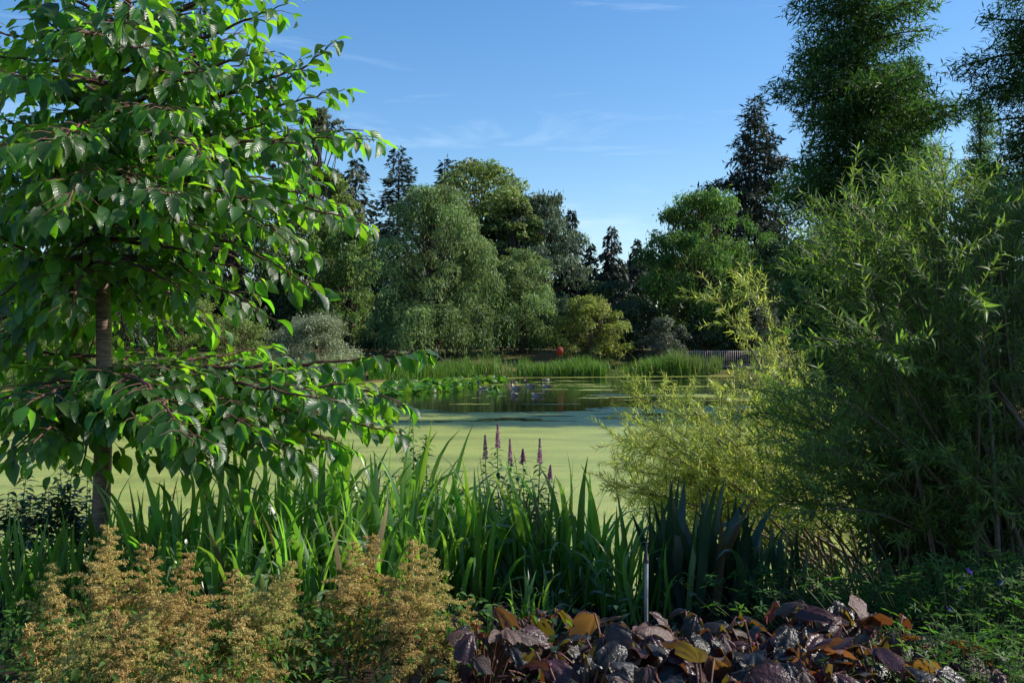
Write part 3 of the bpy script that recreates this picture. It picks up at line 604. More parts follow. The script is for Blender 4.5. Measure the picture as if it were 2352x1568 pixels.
def goose_parts():
    body = MB().add(*loft([(-.36, .12, .012, .01), (-.30, .105, .06, .035), (-.18, .085, .115, .085), (0, .07, .135, .105), (.14, .07, .12, .10), (.23, .09, .085, .085), (.275, .12, .04, .05)])).mesh('body', M['goose_pale'])
    wing = MB().add(*loft([(-.40, .15, .006, .006), (-.30, .14, .022, .03), (-.12, .125, .035, .055), (.06, .12, .034, .055), (.15, .115, .012, .03)], 8)).mesh('wing', M['goose_brown'])
    tail = MB().add(*loft([(-.44, .13, .035, .006), (-.38, .125, .05, .012), (-.28, .115, .05, .03)], 8)).mesh('tail', M['goose_black'])
    neckp = bez(np.array([.23, 0, .12]), np.array([.34, 0, .20]), np.array([.255, 0, .42]), 8)
    neck = MB().add(*tube(neckp, np.array([.062, .052, .042, .036, .032, .031, .032, .034]), 8)).mesh('neck', M['goose_black'])
    head = MB().add(*loft([(.205, .43, .012, .014), (.225, .435, .033, .036), (.265, .44, .04, .042), (.305, .435, .03, .032), (.325, .428, .018, .02), (.375, .418, .012, .008)], 8)).mesh('head', M['goose_black'])
    cheek = MB().add(*loft([(.235, .42, .036, .018), (.255, .425, .0425, .03), (.275, .425, .0405, .02)], 8)).mesh('cheek_patch', M['goose_white'])
    return dict(body=body, wing=wing, tail=tail, neck=neck, head=head, cheek_patch=cheek)
GP = goose_parts()
def goose(label, cx, cy, yaw, sc=1., neck=True):
    px, py = (850 + cx / 2.352) * .9408, (840 + cy / 2.352) * .9408; Y = CZ * F / (py + 2 - 784)
    r = thing('goose', label, 'goose', ((px - 1176) / F * Y, Y, -.015), 'geese swimming on the pond'); r.rotation_euler.z = math.radians(yaw); r.scale = (sc * 1.12,) * 3
    link('body', GP['body'], r); link('tail', GP['tail'], r)
    for s in (1, -1): w = link('wing', GP['wing'], r); w.location.y = .095 * s; w.rotation_euler.z = -.12 * s
    if neck: link('neck', GP['neck'], r); h = link('head', GP['head'], r); link('cheek_patch', GP['cheek_patch'], h)
    else:
        n_ = link('neck', GP['neck'], r); n_.location = (.10, 0, .06); n_.rotation_euler.y = 1.25; n_.scale = (1, 1, .6)
goose('goose in the middle of the flock facing left with raised neck', 966, 252, 175)
goose('goose right of the middle one, head up, facing left', 1050, 240, 168)
goose('rightmost goose of the nearer row, facing left', 1138, 244, 178)
goose('farthest goose on the right, near the reed bank', 1136, 205, 8, .9)
goose('small goose behind the middle one, turned away', 966, 224, 95, .85)
goose('dark goose just left of the middle one', 928, 236, 20, .9)
goose('leftmost goose beside the lily leaves', 775, 254, 185, .95)
goose('goose with head down, below the middle one', 955, 293, 120, 1.0, neck=False)
goose('goose with head down, nearest on the right', 1083, 294, 160, 1.0, neck=False)
goose('distant small goose above the flock near the reeds', 1015, 212, 100, .8)

# ------------------------------------------------------------------ lifebuoy housing and footbridge
M['buoy_red'] = plain('buoy_red', (.42, .04, .02), .5, (.26, .025, .012), 6)
M['white_paint'] = plain('white_paint', (.7, .68, .64), .5, (.55, .53, .5), 8)
Yb = 88.3; b = P(1285, 806, Yb); zg = H(b[0], Yb)
lb_ = thing('lifebuoy_housing', 'red-orange lifebuoy housing on a post above the reeds', 'lifebuoy', (b[0], Yb, zg))
a = np.linspace(0, 2 * np.pi, 25)[:-1]
def ring_solid(R, rx, depth, n=24):
    mb = MB(); a = np.arange(n) / n * 2 * np.pi; prof = [(.0, -depth), (R * .8, -depth), (R, -depth * .4), (R, depth * .4), (R * .8, depth), (0.0, depth)]
    V = np.concatenate([np.stack([np.cos(a) * r * rx, np.full(n, y), np.sin(a) * r], -1) for r, y in prof]); i = np.arange(5)[:, None] * n; j = np.arange(n)[None]; k = (j + 1) % n
    return mb.add(V, np.stack([i + j, i + k, i + n + k, i + n + j], -1).reshape(-1, 4))
zc = b[2] - zg
o = ring_solid(.37, .92, .10).build('housing', M['buoy_red'], lb_); o.location.z = zc
o2 = ring_solid(.20, .92, .025).build('door_panel', M['buoy_red'], o); o2.location = (0, -.105, 0)
MB().add(*tube(np.array([[0, .14, -.2], [0, .14, zc + .25]]), .05, 8)).build('post', M['dark_wood'], lb_)

Yf = 90.5; x0 = (1578 - 1176) / F * Yf; x1 = (1905 - 1176) / F * Yf; zd = P(0, 840, Yf)[2]; zt = P(0, 806, Yf)[2]
fb = thing('footbridge', 'grey timber footbridge with slatted railing over the pond inlet', 'footbridge', (x0, Yf, zd))
def box(mb, lo, hi):
    lo, hi = np.array(lo, float), np.array(hi, float); V = np.array([[(lo, hi)[(k >> c) & 1][c] for c in range(3)] for k in range(8)])
    return mb.add(V, np.array([[0, 2, 3, 1], [4, 5, 7, 6], [0, 1, 5, 4], [2, 6, 7, 3], [0, 4, 6, 2], [1, 3, 7, 5]]))
Lb = x1 - x0; hr = zt - zd
box(MB(), (-.3, .0, -.16), (Lb, 1.9, -.02)).build('deck', M['grey_wood'], fb, smooth=False)
box(MB(), (-.3, -.09, -.55), (Lb, .02 - .03, -.10)).build('edge_beam', M['dark_wood'], fb, smooth=False)
for k in range(5):
    box(MB(), (.6 + k * 2.8, .1, -zd - .5), (.85 + k * 2.8, .35, -.17)).build('support_post', M['dark_wood'], fb, smooth=False)
box(MB(), (-.2, .0, hr - .06), (Lb, .07, hr - .01)).build('top_rail', M['grey_wood'], fb, smooth=False)
box(MB(), (-.2, .0, .10), (Lb, .06, .16)).build('bottom_rail', M['grey_wood'], fb, smooth=False)
bal = box(MB(), (-.025, -.045, -.08), (.025, -.003, hr + .04)).mesh('baluster', M['grey_wood'], False)
nbal = int(Lb / .195)
for k in range(nbal):
    o = link('baluster', bal, fb); o.location.x = k * .195 - .1; o.location.z = .03 * math.sin(k * 12.9) * .6
bk = MB()
box(bk, (-.2, 1.8, hr - .06), (Lb, 1.86, hr - .01))
bk.build('back_rail', M['grey_wood'], fb, smooth=False)
box(MB(), (-.4, -1.2, -zd + .05), (Lb, -1.0, -zd + .17)).build('fender_log', M['dark_wood'], fb, smooth=False)

# ------------------------------------------------------------------ cherry tree in the left foreground
rng = np.random.default_rng(101)
YC = 6.8
tp_px = [(224, 1345), (231, 1200), (238, 1000), (239, 800), (236, 620), (246, 450), (262, 250), (284, 100), (300, -50), (312, -220), (325, -420)]
TP = np.array([P(x, y, YC) for x, y in tp_px]); TP[0, 2] = H(TP[0, 0], YC) - .1
tt = np.linspace(0, len(TP) - 1, 50); TP2 = np.stack([np.interp(tt, np.arange(len(TP)), TP[:, k]) for k in range(3)], -1)
tr = np.interp(np.linspace(0, 1, 50), [0, .05, .1, .35, .5, .8, 1], [.085, .070, .062, .050, .036, .022, .008]) * (1 + .025 * np.sin(np.arange(50) * 1.7))
cherry = thing('cherry_tree', 'young cherry tree with toothed green leaves in the left foreground', 'tree', (float(TP[0, 0]), YC, float(TP[0, 2])))
OC = TP[0].copy()
MB().add(*tube(TP2 - OC, tr, 14)).build('trunk', M['cherry_bark'], cherry)
CL = []
for s in range(4):
    w = np.array([.02, .19, .26, .235, .14, .004]) * (1 + .05 * np.random.default_rng(s).normal(size=6)); CL.append(blade_leaf(w, fold=[.25, .5, .1, .7][s], curl=[.5, .9, .25, .7][s], wave=.03, seed=s, n=6))
def trunk_at(py):
    z = P(0, py, YC)[2]; return np.array([np.interp(z, TP2[:, 2], TP2[:, 0]), YC, z])
BR = [  # height on the trunk (pixel row), tip pixel, tip depth, arch
    (420, 862, 322, 6.2, .05), (330, 792, 205, 6.8, -.02), (330, 772, 92, 7.1, -.1), (170, 662, 8, 6.5, 0), (270, 632, 118, 6.2, .04), (480, 846, 520, 6.2, .14), (540, 727, 668, 6.0, .16),
    (590, 632, 735, 6.5, .12), (430, 742, 418, 7.5, .05), (380, 690, 330, 5.8, .08), (300, 620, 215, 7.6, 0), (200, 560, 70, 7.3, 0), (520, 668, 560, 5.7, .14), (470, 590, 470, 5.5, .12), (560, 540, 590, 7.6, .1),
    (400, 480, 400, 5.3, .1), (120, 520, -40, 6.6, 0), (100, 450, 30, 5.8, 0), (250, 480, 160, 5.5, .05), (350, 560, 290, 6.9, .05), (300, 400, 260, 5.2, .08), (420, 700, 250, 6.6, 0),
    (500, 700, 490, 7.0, .1), (530, 420, 540, 5.3, .12), (460, 330, 480, 5.1, .12), (150, 330, 110, 5.2, .04), (60, 640, -60, 6.2, 0),
    (850, 986, 806, 6.3, .0), (905, 932, 1000, 6.5, .08), (870, 840, 880, 5.9, .02), (960, 860, 960, 7.2, .08), (940, 660, 1030, 5.6, .1), (850, 618, 795, 7.5, 0), (915, 450, 1060, 5.5, .12), (960, 530, 1090, 6.2, .1),
    (880, 400, 850, 5.7, .05), (900, 330, 990, 5.2, .1), (870, 720, 960, 6.4, .06), (900, 560, 930, 5.7, .06), (950, 760, 1010, 6.9, .08), (850, 500, 860, 6.2, .04), (930, 890, 930, 6.9, .05),
    (880, -100, 930, 6.4, .04), (900, 0, 1010, 5.7, .1), (880, 60, 930, 5.4, .06), (900, -150, 1010, 7.2, .05), (930, 120, 1040, 5.6, .1), (860, 60, 850, 6.6, .03), (930, 10, 1060, 6.5, .1),
    (660, -60, 590, 6.5, -.05), (580, -80, 740, 6.0, .12), (590, 30, 810, 6.7, .12), (570, 90, 720, 7.3, .1), (560, -60, 520, 6.0, .05), (480, -100, 400, 6.8, .05), (460, 0, 340, 5.6, .06), (500, 95, 500, 5.3, .1),
    (540, 130, 640, 5.9, .12), (330, -100, 250, 6.2, 0), (300, 40, 180, 5.5, .04), (330, 140, 330, 5.2, .08), (150, -60, 60, 6.4, 0), (120, 80, 30, 5.6, 0), (140, 180, 90, 5.3, .05), (400, 190, 420, 5.1, .1), (250, 40, 450, 5.9, .1),
    (200, -40, 160, 7.0, 0), (60, 20, -80, 6.2, 0), (20, 200, -90, 5.6, 0), (-60, 420, -130, 6, 0), (-100, 120, -260, 6.5, 0), (-120, 560, -200, 6.6, 0), (-200, 350, -380, 6.5, 0), (600, 160, 760, 7.2, .1), (560, 20, 650, 7.0, .1), (240, 150, 180, 7.6, 0), (480, 380, 640, 7.3, .1), (590, 470, 745, 6.9, .1), (590, 560, 700, 6.8, .1), (600, 360, 760, 7.2, .1), (870, 560, 820, 6.6, -.02), (880, 700, 850, 6.2, 0),
    (450, 780, 470, 6.6, .1), (400, 740, 380, 6.0, .06), (360, 700, 300, 7.2, .03), (520, 740, 590, 6.8, .12), (300, 680, 160, 6.4, 0), (230, 600, 140, 6.9, 0), (480, 620, 430, 6.2, .1), (340, 600, 340, 6.3, .06), (550, 600, 640, 6.9, .12), (590, 330, 690, 6.2, .1), (600, 430, 680, 6.0, .1), (585, 300, 800, 7.4, .12), (600, 520, 790, 7.4, .1), (590, 150, 830, 6.9, .12), (600, 80, 780, 6.2, .1), (580, -20, 830, 6.6, .1), (850, 330, 800, 7.3, -.04), (850, 150, 790, 7.2, -.03),
    (950, 700, 1060, 6.1, .1), (960, 420, 1090, 6.3, .12), (940, 180, 1090, 6.4, .1), (950, 820, 1040, 6.3, .1), (930, 500, 1110, 6.6, .12), (300, 705, 150, 6.3, 0), (430, 835, 300, 6.5, .03)]
rj = np.random.default_rng(7)
for (ty, tx, tyy, td, ar) in list(BR):
    if (tx < 520 or 860 < tyy < 1010) and not (600 < tyy < 830 and tx > 225): BR.append((ty + rj.normal() * 20, tx + rj.normal() * 55, tyy + rj.normal() * 45, td + rj.normal() * .45, ar))
LP, LD, LN = [], [], []
DOWN = np.array([0, 0, -1.])
for bi, (ty, tx, tyy, td, arch) in enumerate(BR):
    a = trunk_at(ty); b_ = P(tx, tyy, td); ln = np.linalg.norm(b_ - a); mid = (a + b_) / 2 + np.array([0, 0, arch * ln * 1.3]) + rng.normal(size=3) * .04 * ln
    ns = max(8, int(ln / .06)); pts = bez(a, mid, b_, ns); pts[1:-1] += rng.normal(size=(ns - 2, 3)) * .006
    r0 = .010 + .0085 * ln; bm = MB(); bm.add(*tube(pts - OC, np.linspace(min(r0, .026), .003, ns), 6))
    main = norm(np.gradient(pts, axis=0)); sgn = 1
    def leaves_on(q_, d_, step_a, first):
        global LP, LD, LN
        for k in range(first, len(q_)):
            if rng.random() < .42: continue
            sd_ = norm(np.cross(d_[k], np.array([0, 0, 1.]))) * (1 if (k + bi) % 2 else -1)
            dr = norm(d_[k] * rng.uniform(.25, .8) + sd_ * rng.uniform(.3, .9) + DOWN * rng.uniform(.1, 1.3) + rng.normal(size=3) * .26)
            LP.append(q_[k] + dr * .018); LD.append(dr); LN.append(norm(np.array([0, 0, 1.]) + d_[k] * .35 + rng.normal(size=3) * .5))
    # twigs
    step = .075; m = int(ln / step)
    for j in range(1, m):
        f = j / m
        if f < .18: continue
        i0 = int(f * (ns - 1)); sgn = -sgn
        sd_ = norm(np.cross(main[i0], np.array([0, 0, 1.]))) * sgn
        tl = (.12 + .40 * (1 - f) * rng.uniform(.5, 1.1)) * (1 if rng.random() > .25 else .5)
        e_ = pts[i0] + (main[i0] * .75 + sd_ * .75 + np.array([0, 0, rng.uniform(-.25, .2)])) * tl
        k = max(3, int(tl / .045)); tq = bez(pts[i0], (pts[i0] + e_) / 2 + np.array([0, 0, .03]), e_, k)
        bm.add(*tube(tq - OC, np.linspace(.0035, .0018, k), 3, cap=False)); leaves_on(tq, norm(np.gradient(tq, axis=0)), 0, 1)
        LP.append(e_); LD.append(norm(norm(e_ - pts[i0]) + DOWN * rng.uniform(0, .7))); LN.append(norm(np.array([0, 0, 1.]) + rng.normal(size=3) * .3))
    i1 = int(ns * .3); leaves_on(pts[i1:], main[i1:], 0, 0)
    LP.append(b_); LD.append(norm(main[-1] + DOWN * .4)); LN.append(np.array([0, 0, 1.]))
    bm.build('branch', M['red_twig'], cherry)
LP, LD, LN = np.array(LP), np.array(LD), np.array(LN); nl = len(LP)
LS = rng.uniform(.075, .168, nl)
pxy = np.stack([1176 + LP[:, 0] / LP[:, 1] * F, 784 - (LP[:, 2] - CZ) / LP[:, 1] * F], -1)
trunk_clear = (np.abs(pxy[:, 0] - 240) < 34) & (pxy[:, 1] > 625) & (pxy[:, 1] < 850) & (LP[:, 1] < YC + .1)
gap = (pxy[:, 0] > 262) & (pxy[:, 1] > 700) & (pxy[:, 1] < 790) & (rng.random(nl) < .15)
ok_ = ~(trunk_clear | gap); LP, LD, LN, LS, pxy = LP[ok_], LD[ok_], LN[ok_], LS[ok_], pxy[ok_]; nl = len(LP)
vis = (pxy[:, 0] > 10) & (pxy[:, 0] < 1010) & (pxy[:, 1] > 10) & (pxy[:, 1] < 1150)
order = np.argsort(np.where(vis, LP[:, 1] - LS * 4, 99)); big = order[:290]; rest = np.setdiff1d(np.arange(nl), big)
mb = MB(); grp = rng.integers(0, 4, nl)
for s in range(4):
    i = rest[grp[rest] == s]; v, f_, _ = scatter(CL[s][0], CL[s][1], LP[i] - OC, LD[i], LN[i], LS[i]); mb.add(v, f_, np.tile(CL[s][2], (len(i), 1)))
tag(mb.build('foliage', M['cherry_leaf'], cherry), kind='stuff')

leaf_objects('leaf', [MB().add(*c).mesh('leaf', M['cherry_leaf']) for c in CL], LP[big], LD[big], LN[big], LS[big], cherry, OC)

# ------------------------------------------------------------------ willows on the right
WL = []
for s in range(3):
    w = np.array([.010, .078, .066, .004]) * [1, 1.15, .9][s]; WL.append(blade_leaf(w, fold=.35, curl=[.3, .7, -.2][s], seed=s + 9, n=4))
WS = [(np.array([[0, 0, 0], [-.074 * k, .36, .03], [0, .42, c], [.074 * k, .36, .03], [0, .97, -.12 * k]]), [np.array([[0, 2, 1], [0, 3, 2], [1, 2, 4], [2, 3, 4]])], np.array([[.5, 0], [0, .36], [.5, .42], [1, .36], [.5, 1]])) for k, c in ((1, .02), (1.15, .05), (.9, -.01))]
def shrub(name, label, base_px, base_y, tips, mat, seed, leaf_len, n_leaf, twig, shoots, shoot_len, rise, parts=290, first=.35, ascend=.55):
    rng = np.random.default_rng(seed); bx, bY = base_px; O = np.array([(bx - 1176) / F * bY, bY, 0.]); O[2] = max(H(O[0], O[1]), -.05)
    root = thing(name, label, 'shrub', tuple(float(v) for v in O)); LPs, LDs, LNs = [], [], []
    for ti, (tx, ty, td) in enumerate(tips):
        tip = P(tx, ty, td); a = O + np.array([rng.normal() * base_y, rng.normal() * base_y, -.05]); a[2] = max(H(a[0], a[1]), -.15) - .05
        ln = np.linalg.norm(tip - a); mid = a * .45 + tip * .55; mid[2] = a[2] + (tip[2] - a[2]) * rise + .15 * ln * (rise > .5) + rng.normal() * .06; mid[:2] += rng.normal(size=2) * .1
        ns = 12; pts = bez(a, mid, tip, ns); main = norm(np.gradient(pts, axis=0)); bm = MB(); bm.add(*tube(pts - O, np.linspace(.006 + .0045 * ln, .0025, ns), 5))
        for j in range(shoots + 1):
            if j == 0: q0 = pts[-4]; e_ = tip; dr = main[-1]; sl_ = np.linalg.norm(tip - q0)
            else:
                f = rng.uniform(first, .98); k = f * (ns - 1); i0 = min(int(k), ns - 2); q0 = pts[i0] + (pts[i0 + 1] - pts[i0]) * (k - i0)
                dr = norm(main[i0] * ascend + unit(rng, 1)[0] * .75 + np.array([0, 0, ascend * .5])); sl_ = shoot_len * rng.uniform(.5, 1.3)
                e_ = q0 + dr * sl_
            m = max(6, int(n_leaf * sl_ / shoot_len)); tq = bez(q0, (q0 + e_) / 2 + rng.normal(size=3) * .05 * sl_, e_, 7)
            if j: bm.add(*tube((tq - O)[::2], np.linspace(.003, .0014, 7)[::2], 3, cap=False))
            s = np.linspace(.08, 1, m) * 5.99; ii = s.astype(int); fr = (s - ii)[:, None]; q_ = tq[ii] * (1 - fr) + tq[ii + 1] * fr
            ph = np.arange(m) * 2.4 + rng.random(); ax = norm(e_ - q0); u = norm(np.cross(ax, np.array([.3, .2, 1.]))); v = np.cross(ax, u)
            rad = np.cos(ph)[:, None] * u + np.sin(ph)[:, None] * v
            LPs.append(q_); LDs.append(ax * .8 + rad * .75 + rng.normal(size=(m, 3)) * .2 + np.array([0, 0, -.08])); LNs.append(ax * .6 - rad * .3 + np.array([0, 0, .6]) + rng.normal(size=(m, 3)) * .3)
        bm.build('branch', M[twig], root)
    P_, D_, N_ = np.concatenate(LPs), np.concatenate(LDs), np.concatenate(LNs); n = len(P_); S_ = leaf_len * rng.uniform(.6, 1.25, n)
    pp = np.stack([1176 + P_[:, 0] / P_[:, 1] * F, 784 - (P_[:, 2] - CZ) / P_[:, 1] * F], -1)
    vis = (pp[:, 0] > 10) & (pp[:, 0] < 2342) & (pp[:, 1] > 10) & (pp[:, 1] < 1150); order = np.argsort(np.where(vis, P_[:, 1] - S_ * 5, 99)); big = order[:parts]; rest = np.setdiff1d(np.arange(n), big)
    mb = MB(); g = rng.integers(0, 3, n)
    for s in range(3):
        i = rest[g[rest] == s]; v, f_, _ = scatter(WS[s][0], WS[s][1], P_[i] - O, D_[i], N_[i], S_[i]); mb.add(v, f_, np.tile(WS[s][2], (len(i), 1)))
    tag(mb.build('foliage', M[mat], root), kind='stuff')
    leaf_objects('leaf', [MB().add(*c).mesh('leaf', M[mat]) for c in WL], P_[big], D_[big], N_[big], S_[big], root, O)
    print(name, n, 'leaves')

rng = np.random.default_rng(55)
topline = lambda x: np.interp(x, [1760, 1800, 1850, 1890, 1930, 1990, 2060, 2120, 2170, 2240, 2300, 2360, 2450, 2600], [880, 740, 640, 520, 455, 490, 425, 372, 400, 470, 480, 440, 400, 380])
tips = []
for k in range(34):
    x = 1800 + 640 * (k + rng.random()) / 34; tips.append((x, topline(x) + rng.uniform(-5, 60), rng.uniform(6.4, 7.6)))
for k in range(22):
    tips.append((rng.uniform(1730, 1860), rng.uniform(880, 1180), rng.uniform(7.4, 8.8)))
for k in range(84):
    x = rng.uniform(1815, 2470); tips.append((x, topline(x) + 60 + rng.random() ** 1.1 * (1120 - topline(x)), rng.uniform(5.7, 8.2)))
shrub('willow_shrub', 'large green narrow-leaved willow filling the right foreground', (2300, 7.1), .35, tips, 'willow_leaf', 56, .080, 32, 'twig', 17, .37, .75, first=.2)
poly = [(1690, 645), (1640, 690), (1715, 740), (1765, 800), (1800, 870), (1480, 875), (1445, 915), (1560, 925), (1640, 900), (1720, 900), (1410, 1000), (1480, 985), (1560, 975), (1650, 970), (1740, 950),
        (1400, 1070), (1460, 1060), (1530, 1040), (1600, 1040), (1680, 1030), (1750, 1020), (1395, 1120), (1440, 1120), (1500, 1110), (1570, 1110), (1640, 1100), (1710, 1090), (1770, 1080), (1480, 1165), (1540, 1180), (1610, 1170), (1680, 1160), (1750, 1150), (1820, 1120), (1820, 1000), (1850, 940), (1870, 1040)]
tips = [(x + rng.normal() * 14, y + rng.normal() * 14, rng.uniform(8.9, 10.8)) for i, (x, y) in enumerate(poly) for _ in range(1 if i < 6 else 2)]
shrub('sunlit_willow', 'sunlit yellow-green willow arching over the duckweed', (1990, 10.5), .45, tips, 'willow_leaf_sunlit', 57, .076, 28, 'twig', 26, .32, .62, first=.5, ascend=.4)

# ------------------------------------------------------------------ iris clumps at the water's edge
def iris_blade(seed, bend, w=.015, n=9, fold_at=None):
    r = np.random.default_rng(seed); V = []; p = np.array([0., 0., 0.]); ang = .03; t = np.linspace(0, 1, n + 1)
    for i in range(n + 1):
        if i:
            ang += bend * t[i] ** 2.2 / n * 3.2
            if fold_at and abs(t[i] - fold_at) < .06: ang += 1.3
            p = p + np.array([0, math.sin(ang), math.cos(ang)]) / n
        hw = w * (1.0 if t[i] < .55 else max(.05, 1 - ((t[i] - .55) / .45) ** 1.6)) * (.8 + .2 * min(1, t[i] * 5)); tw = .5 * math.sin(seed * 1.7) * t[i]
        ax = np.array([math.cos(tw), math.sin(tw) * .5, 0])
        nrm = np.array([0, -math.cos(ang), math.sin(ang)])
        V += [p - ax * hw, p + nrm * hw * .35, p + ax * hw]
    i = np.arange(n) * 3; Fq = np.concatenate([np.stack([i, i + 1, i + 4, i + 3], -1), np.stack([i + 1, i + 2, i + 5, i + 4], -1)])
    return MB().add(np.array(V), Fq, np.stack([np.tile([0, .5, 1.], n + 1), np.repeat(t, 3)], -1))
IB = [iris_blade(s, b, w, fold_at=fo) for s, (b, w, fo) in enumerate([(.08, .013, None), (.3, .015, None), (.75, .013, None), (1.5, .012, None), (2.3, .011, None), (.3, .014, .72), (3.0, .010, None)])]
IM = {k: [x.mesh('blade', M[k]) for x in IB] for k in ('iris', 'iris_shaded', 'iris_dry', 'iris_sky_sheen')}
def iris(label, px, Y, top, nb, spread, seed, mat='iris', wts=(.11, .17, .23, .19, .14, .05, .11), lean=.16, wsc=1.):
    rng = np.random.default_rng(seed); X = (px - 1176) / F * Y; zg = H(X, Y); root = thing('iris_clump', label, 'iris', (X, Y, zg), 'iris clumps at the water edge'); hmax = (P(px, top, Y)[2] - zg) * 1.13
    for k in range(int(nb * 1.95)):
        o = link('blade', (lambda v: IM['iris_dry' if rng.random() < .03 else 'iris_sky_sheen' if mat == 'iris' and v in (4, 6) and rng.random() < .6 else mat][v])(rng.choice(7, p=wts)), root); u = rng.normal(size=2) * spread * .5; h = hmax * rng.uniform(.55, 1.02)
        x_, y_ = u; o.location = (x_, y_, H(X + x_, Y + y_) - zg - .03); o.scale = (h * rng.uniform(.85, 1.25) * wsc * 1.8, h, h)
        az = math.atan2(u[1], u[0]) if rng.random() < .6 else rng.random() * 2 * np.pi
        o.rotation_euler = (rng.normal() * lean, rng.normal() * lean, az - math.pi / 2 + rng.normal() * .5)
for k, (lab, px, Y, top, nb, sp) in enumerate([
    ('shaded iris clump beside the cherry trunk', 330, 6.9, 1090, 30, .34), ('iris clump right of the cherry trunk with drooping pale blades', 450, 6.4, 1070, 34, .34),
    ('tall iris clump below the lower cherry branch', 560, 6.9, 1010, 34, .30), ('sunlit iris clump with folded blade tips, left of the arching ones', 650, 6.5, 1060, 36, .30),
    ('tallest iris clump left of the pink loosestrife', 745, 7.0, 985, 36, .30), ('sunlit iris clump with a cascade of arching tips', 830, 6.4, 1040, 36, .32),
    ('iris clump whose long blades rise over the duckweed', 935, 7.0, 990, 36, .30), ('iris clump arching over the brown astilbe plumes', 1000, 6.3, 1090, 34, .32),
    ('iris clump in front of the pink loosestrife', 1110, 6.6, 1050, 34, .30), ('dark iris clump right of the pink loosestrife', 1210, 6.7, 1110, 32, .28),
    ('iris clump with two tall straight blades against the duckweed', 1300, 6.6, 1075, 30, .26), ('shaded iris clump left of the sprinkler pipe', 1400, 6.5, 1150, 34, .30),
    ('front iris clump behind the tall left astilbe', 380, 5.8, 1190, 24, .3), ('front iris clump behind the small pair of plumes', 560, 5.8, 1150, 26, .3), ('front iris clump behind the narrow plume', 700, 5.8, 1130, 26, .3), ('front iris clump right behind the tall right-hand plumes', 880, 5.8, 1140, 26, .3),
    ('low iris clump with bright short blades near the dark leaves', 1225, 5.6, 1290, 18, .16), ('iris clump at the foot of the sprinkler pipe', 1450, 6.0, 1190, 22, .24)]):
    iris(lab, px, Y, top, nb, sp, 300 + k, wsc=1.05)
for k, (lab, px, Y, top, nb, sp) in enumerate([
    ('shaded bluish iris fan right of the sprinkler pipe', 1570, 6.1, 1110, 20, .22), ('dark bluish iris fan in the shade of the willow', 1680, 6.2, 1130, 20, .24), ('small shaded iris fan under the willow edge', 1790, 6.4, 1200, 14, .22)]):
    iris(lab, px, Y, top, nb, sp, 330 + k, 'iris_shaded', (.45, .3, .15, .06, .04, 0, 0), .2, 1.5)
for k, (lab, px, Y, top, nb, sp) in enumerate([('dark strap-leaved clump at the left edge below the cherry', 60, 6.0, 1180, 22, .35), ('dark strap-leaved clump just left of the cherry trunk', 165, 6.3, 1170, 22, .3)]):
    iris(lab, px, Y, top, nb, sp, 340 + k, 'iris', (.4, .3, .2, .1, 0, 0, 0))

# ------------------------------------------------------------------ purple loosestrife and leafy stems
def leafy_stem(name, label, px, Y, top, seed, flower=0., mat='green_leaf', leaf=.11, cat='wildflower', group=None, branches=2, lean=0.):
    rng = np.random.default_rng(seed); X = (px - 1176) / F * Y; zg = H(X, Y); root = thing(name, label, cat, (X, Y, zg), group); h = P(px, top, Y)[2] - zg
    lf = MB(); stm = MB()
    for bnum in range(1 + branches):
        if bnum == 0: a = np.zeros(3) - np.array([0, 0, .05]); b_ = np.array([lean * h, 0, h])
        else:
            f = rng.uniform(.3, .6); a = np.array([lean * h * f, 0, h * f]); an = rng.random() * 2 * np.pi; hl = h * rng.uniform(.22, .38); b_ = a + np.array([math.cos(an) * .3, math.sin(an) * .3, .95]) * hl
        mid = (a + b_) / 2 + rng.normal(size=3) * .03; pts = bez(a, mid, b_, 10); stm.add(*tube(pts, np.linspace(.006 if bnum == 0 else .004, .002, 10), 5))
        ln = np.linalg.norm(b_ - a); fs = 1 - (flower / (1 if bnum == 0 else .6) / ln if flower else 0); m = int(ln * max(fs, .3) / .016)
        s = np.linspace(.12 if bnum else .25, max(fs, .35), m); q_ = np.stack([np.interp(s, np.linspace(0, 1, 10), pts[:, k]) for k in range(3)], -1); ph = np.arange(m) * 1.9
        rad = np.stack([np.cos(ph), np.sin(ph), 0 * ph], -1); D = rad + np.array([0, 0, .35]) + rng.normal(size=(m, 3)) * .2
        v, f_, _ = scatter(WL[1][0] * np.array([1.9, 1, 1.3]), WL[1][1], q_, D, np.array([0, 0, 1.]) + rng.normal(size=(m, 3)) * .2, leaf * rng.uniform(.6, 1.2, m) * (1.15 - .5 * s)); lf.add(v, f_, np.tile(WL[1][2], (m, 1)))
        if flower and (bnum == 0 or rng.random() < .2):
            m = 420 if bnum == 0 else 160; s = rng.uniform(fs, 1, m); q_ = np.stack([np.interp(s, np.linspace(0, 1, 10), pts[:, k]) for k in range(3)], -1); u = (s - fs) / (1 - fs + 1e-6)
            ph = rng.random(m) * 2 * np.pi; rad = np.stack([np.cos(ph), np.sin(ph), rng.normal(0, .3, m)], -1); q_ = q_ + rad * (.010 * (1.1 - u ** 1.5) * rng.uniform(.4, 1.2, m))[:, None]
            MB().add(*scatter(RH, RHF, q_, rad + rng.normal(size=(m, 3)) * .4, unit(rng, m), rng.uniform(.009, .016, m) * (1.1 - .6 * u), .009)).build('flower_spike', M['loose_flower'], root, smooth=False)
    stm.build('stem', M['stem'], root); lf.build('leaves', M[mat], root, smooth=False)
